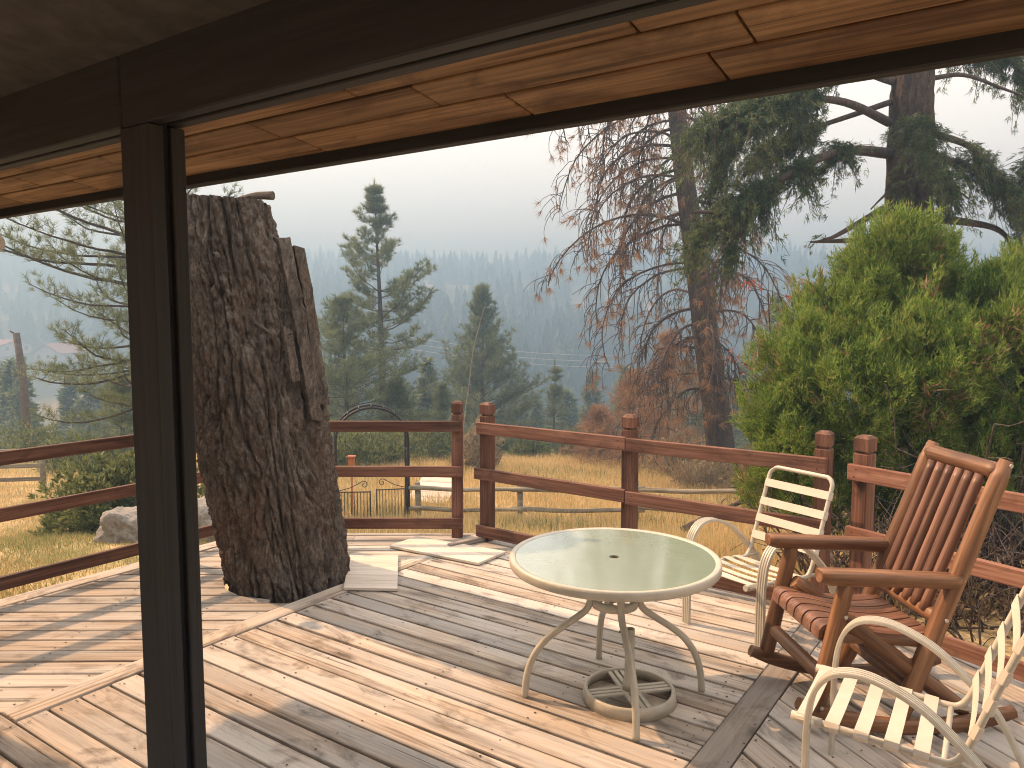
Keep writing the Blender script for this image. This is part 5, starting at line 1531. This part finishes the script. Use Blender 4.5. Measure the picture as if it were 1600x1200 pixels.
# the wood on the far slopes and ridge: one mass
def far_forest():
    rng = np.random.default_rng(123); Vs = []
    N = 0; pos = []
    while N < 4200:
        m = 6000
        y = rng.uniform(140, 480, m); x = rng.uniform(-0.80, 0.80, m)*y
        dens = 0.5+0.5*np.sin(x*0.027+1.3)*np.cos(y*0.031+0.4) + 0.25*np.sin(x*0.08+y*0.05)
        dens = np.where(y > 350, dens+0.35, dens); dens = np.where((x < -0.45*y) & (y > 170) & (y < 225), dens-0.65, dens)
        ok = (rng.random(m) < np.clip(dens, 0.10, 1)) & ~((x < -0.535*y) & (x > -0.70*y) & (y < 222))
        pos.append(np.stack([x[ok], y[ok]], 1)); N += ok.sum()
    pos = np.concatenate(pos)[:4200]
    H = rng.uniform(5.5, 13, len(pos))*(0.75+0.5*rng.random(len(pos))); z = hgt(pos[:, 0], pos[:, 1])
    lay = 7
    for l in range(lay):
        u = l/lay; n = 7
        zb = z + H*(0.08+0.86*u); zt = zb + H*0.26*(1-0.35*u)
        r = H*0.15*(1-u)**0.85 + 0.25
        ang = rng.random(len(pos))*6.28
        for k in range(n):
            a0 = ang + 2*np.pi*k/n; a1 = a0 + 2*np.pi/n*1.05
            r0 = r*(0.6+0.75*rng.random(len(pos))); r1 = r*(0.6+0.75*rng.random(len(pos)))
            A = np.stack([pos[:, 0]+r0*np.cos(a0), pos[:, 1]+r0*np.sin(a0), zb-H*0.03*rng.random(len(pos))], 1)
            B = np.stack([pos[:, 0]+r1*np.cos(a1), pos[:, 1]+r1*np.sin(a1), zb+H*0.03*rng.random(len(pos))], 1)
            T = np.stack([pos[:, 0], pos[:, 1], zt], 1)
            Vs.append(np.stack([A, B, T], 1).reshape(-1, 3))
    return obj('far_forest', tri_mesh('far_forest', np.concatenate(Vs)), M['far_needles'])
tag(far_forest(), 'hazy conifer forest covering the far hillside and ridge', kind='stuff')

# ------------------------------------------------------------------ grass
def grass(name, n, xr, yr, hmin, hmax, wd, mat, seed, lab, keep=None, clump=0.0):
    rng = np.random.default_rng(seed)
    y = rng.uniform(*yr, n); x = rng.uniform(xr[0], xr[1], n)*(y if xr[2] else 1)
    if keep is not None: k = keep(x, y, rng); x, y = x[k], y[k]
    z = hgt(x, y); m = len(x)
    h = rng.uniform(hmin, hmax, m)*(0.7+0.5*np.abs(np.sin(x*1.7+y*0.9))); a = rng.random(m)*6.28; ln = rng.normal(size=m)*0.35
    b = np.stack([x, y, z-0.02], 1); s_ = np.stack([np.cos(a), np.sin(a), 0*a], 1)*(wd*(0.7+0.6*rng.random(m)))[:, None]/2
    mid = b + np.stack([np.sin(a)*ln*h*0.3, np.cos(a)*ln*h*0.3, h*0.55], 1); tip = b + np.stack([np.sin(a)*ln*h*1.1, np.cos(a)*ln*h*1.1, h], 1)
    V = np.stack([b-s_, b+s_, mid+s_*0.6, mid-s_*0.6], 1); T = np.stack([mid-s_*0.6, mid+s_*0.6, tip, tip-s_*0.02], 1)
    V = np.stack([V, T], 1).reshape(-1, 3)
    return tag(obj(name, quad_mesh(name, V), M[mat]), lab, kind='stuff')
def off_deck(x, y): return ~((y < 6.42) & (x > -3.6) & (x < 4)) & ~((x*TV.x + y*TV.y > -5.5) & (y < 6.42))
grass('dry_grass', 150000, (-0.30, 0.62, True), (9.5, 29), 0.10, 0.30, 0.012, 'grass_blades', 301, 'tall golden dry grass on the slope beyond the deck', lambda x, y, r: r.random(len(x)) < np.clip((y-5)/9, 0.2, 1))
grass('dry_grass', 42000, (-0.10, 0.75, True), (5.6, 9.6), 0.06, 0.22, 0.008, 'grass_blades', 302, 'short dry grass and litter under the railing', lambda x, y, r: (0.569*x+0.822*(y) > 5.25) & (y > 4.7) & ((y > 6.45) | (x > 2.4)))
grass('lawn_grass', 110000, (-0.95, -0.18, True), (5.0, 15), 0.03, 0.10, 0.007, 'lawn_blades', 303, 'short patchy green and straw lawn left of the deck', lambda x, y, r: off_deck(x, y))
grass('green_grass', 24000, (-0.25, 0.6, True), (10, 24), 0.10, 0.30, 0.014, 'shrub_leaves', 305, 'patches of green weeds in the dry grass', lambda x, y, r: (np.sin(x*0.9+1.2)*np.cos(y*0.7)+0.5*np.sin(x*2.3+y*1.9)) > 0.35)
grass('dry_grass', 40000, (-0.95, -0.28, True), (13, 30), 0.10, 0.30, 0.013, 'grass_blades', 304, 'straw coloured field grass at the far left')

# ------------------------------------------------------------------ wildfire smoke in the air
hz = MB().box((-735, -735, -40), (735, 735, 58)).build('haze', None)
tag(hz, 'pale blue wildfire smoke hanging in the valley', kind='stuff')
hm = bpy.data.materials.new('smoke_air'); hm.use_nodes = True; ht_ = hm.node_tree; ht_.nodes.clear()
ho = ht_.nodes.new('ShaderNodeOutputMaterial'); hv = ht_.nodes.new('ShaderNodeVolumePrincipled')
hv.inputs['Color'].default_value = (0.31, 0.54, 0.88, 1); hv.inputs['Absorption Color'].default_value = (0.085, 0.06, 0.0, 1); hv.inputs['Density'].default_value = 0.0065; hv.inputs['Anisotropy'].default_value = 0.3
ht_.links.new(hv.outputs[0], ho.inputs['Volume']); hz.data.materials.clear(); hz.data.materials.append(hm)
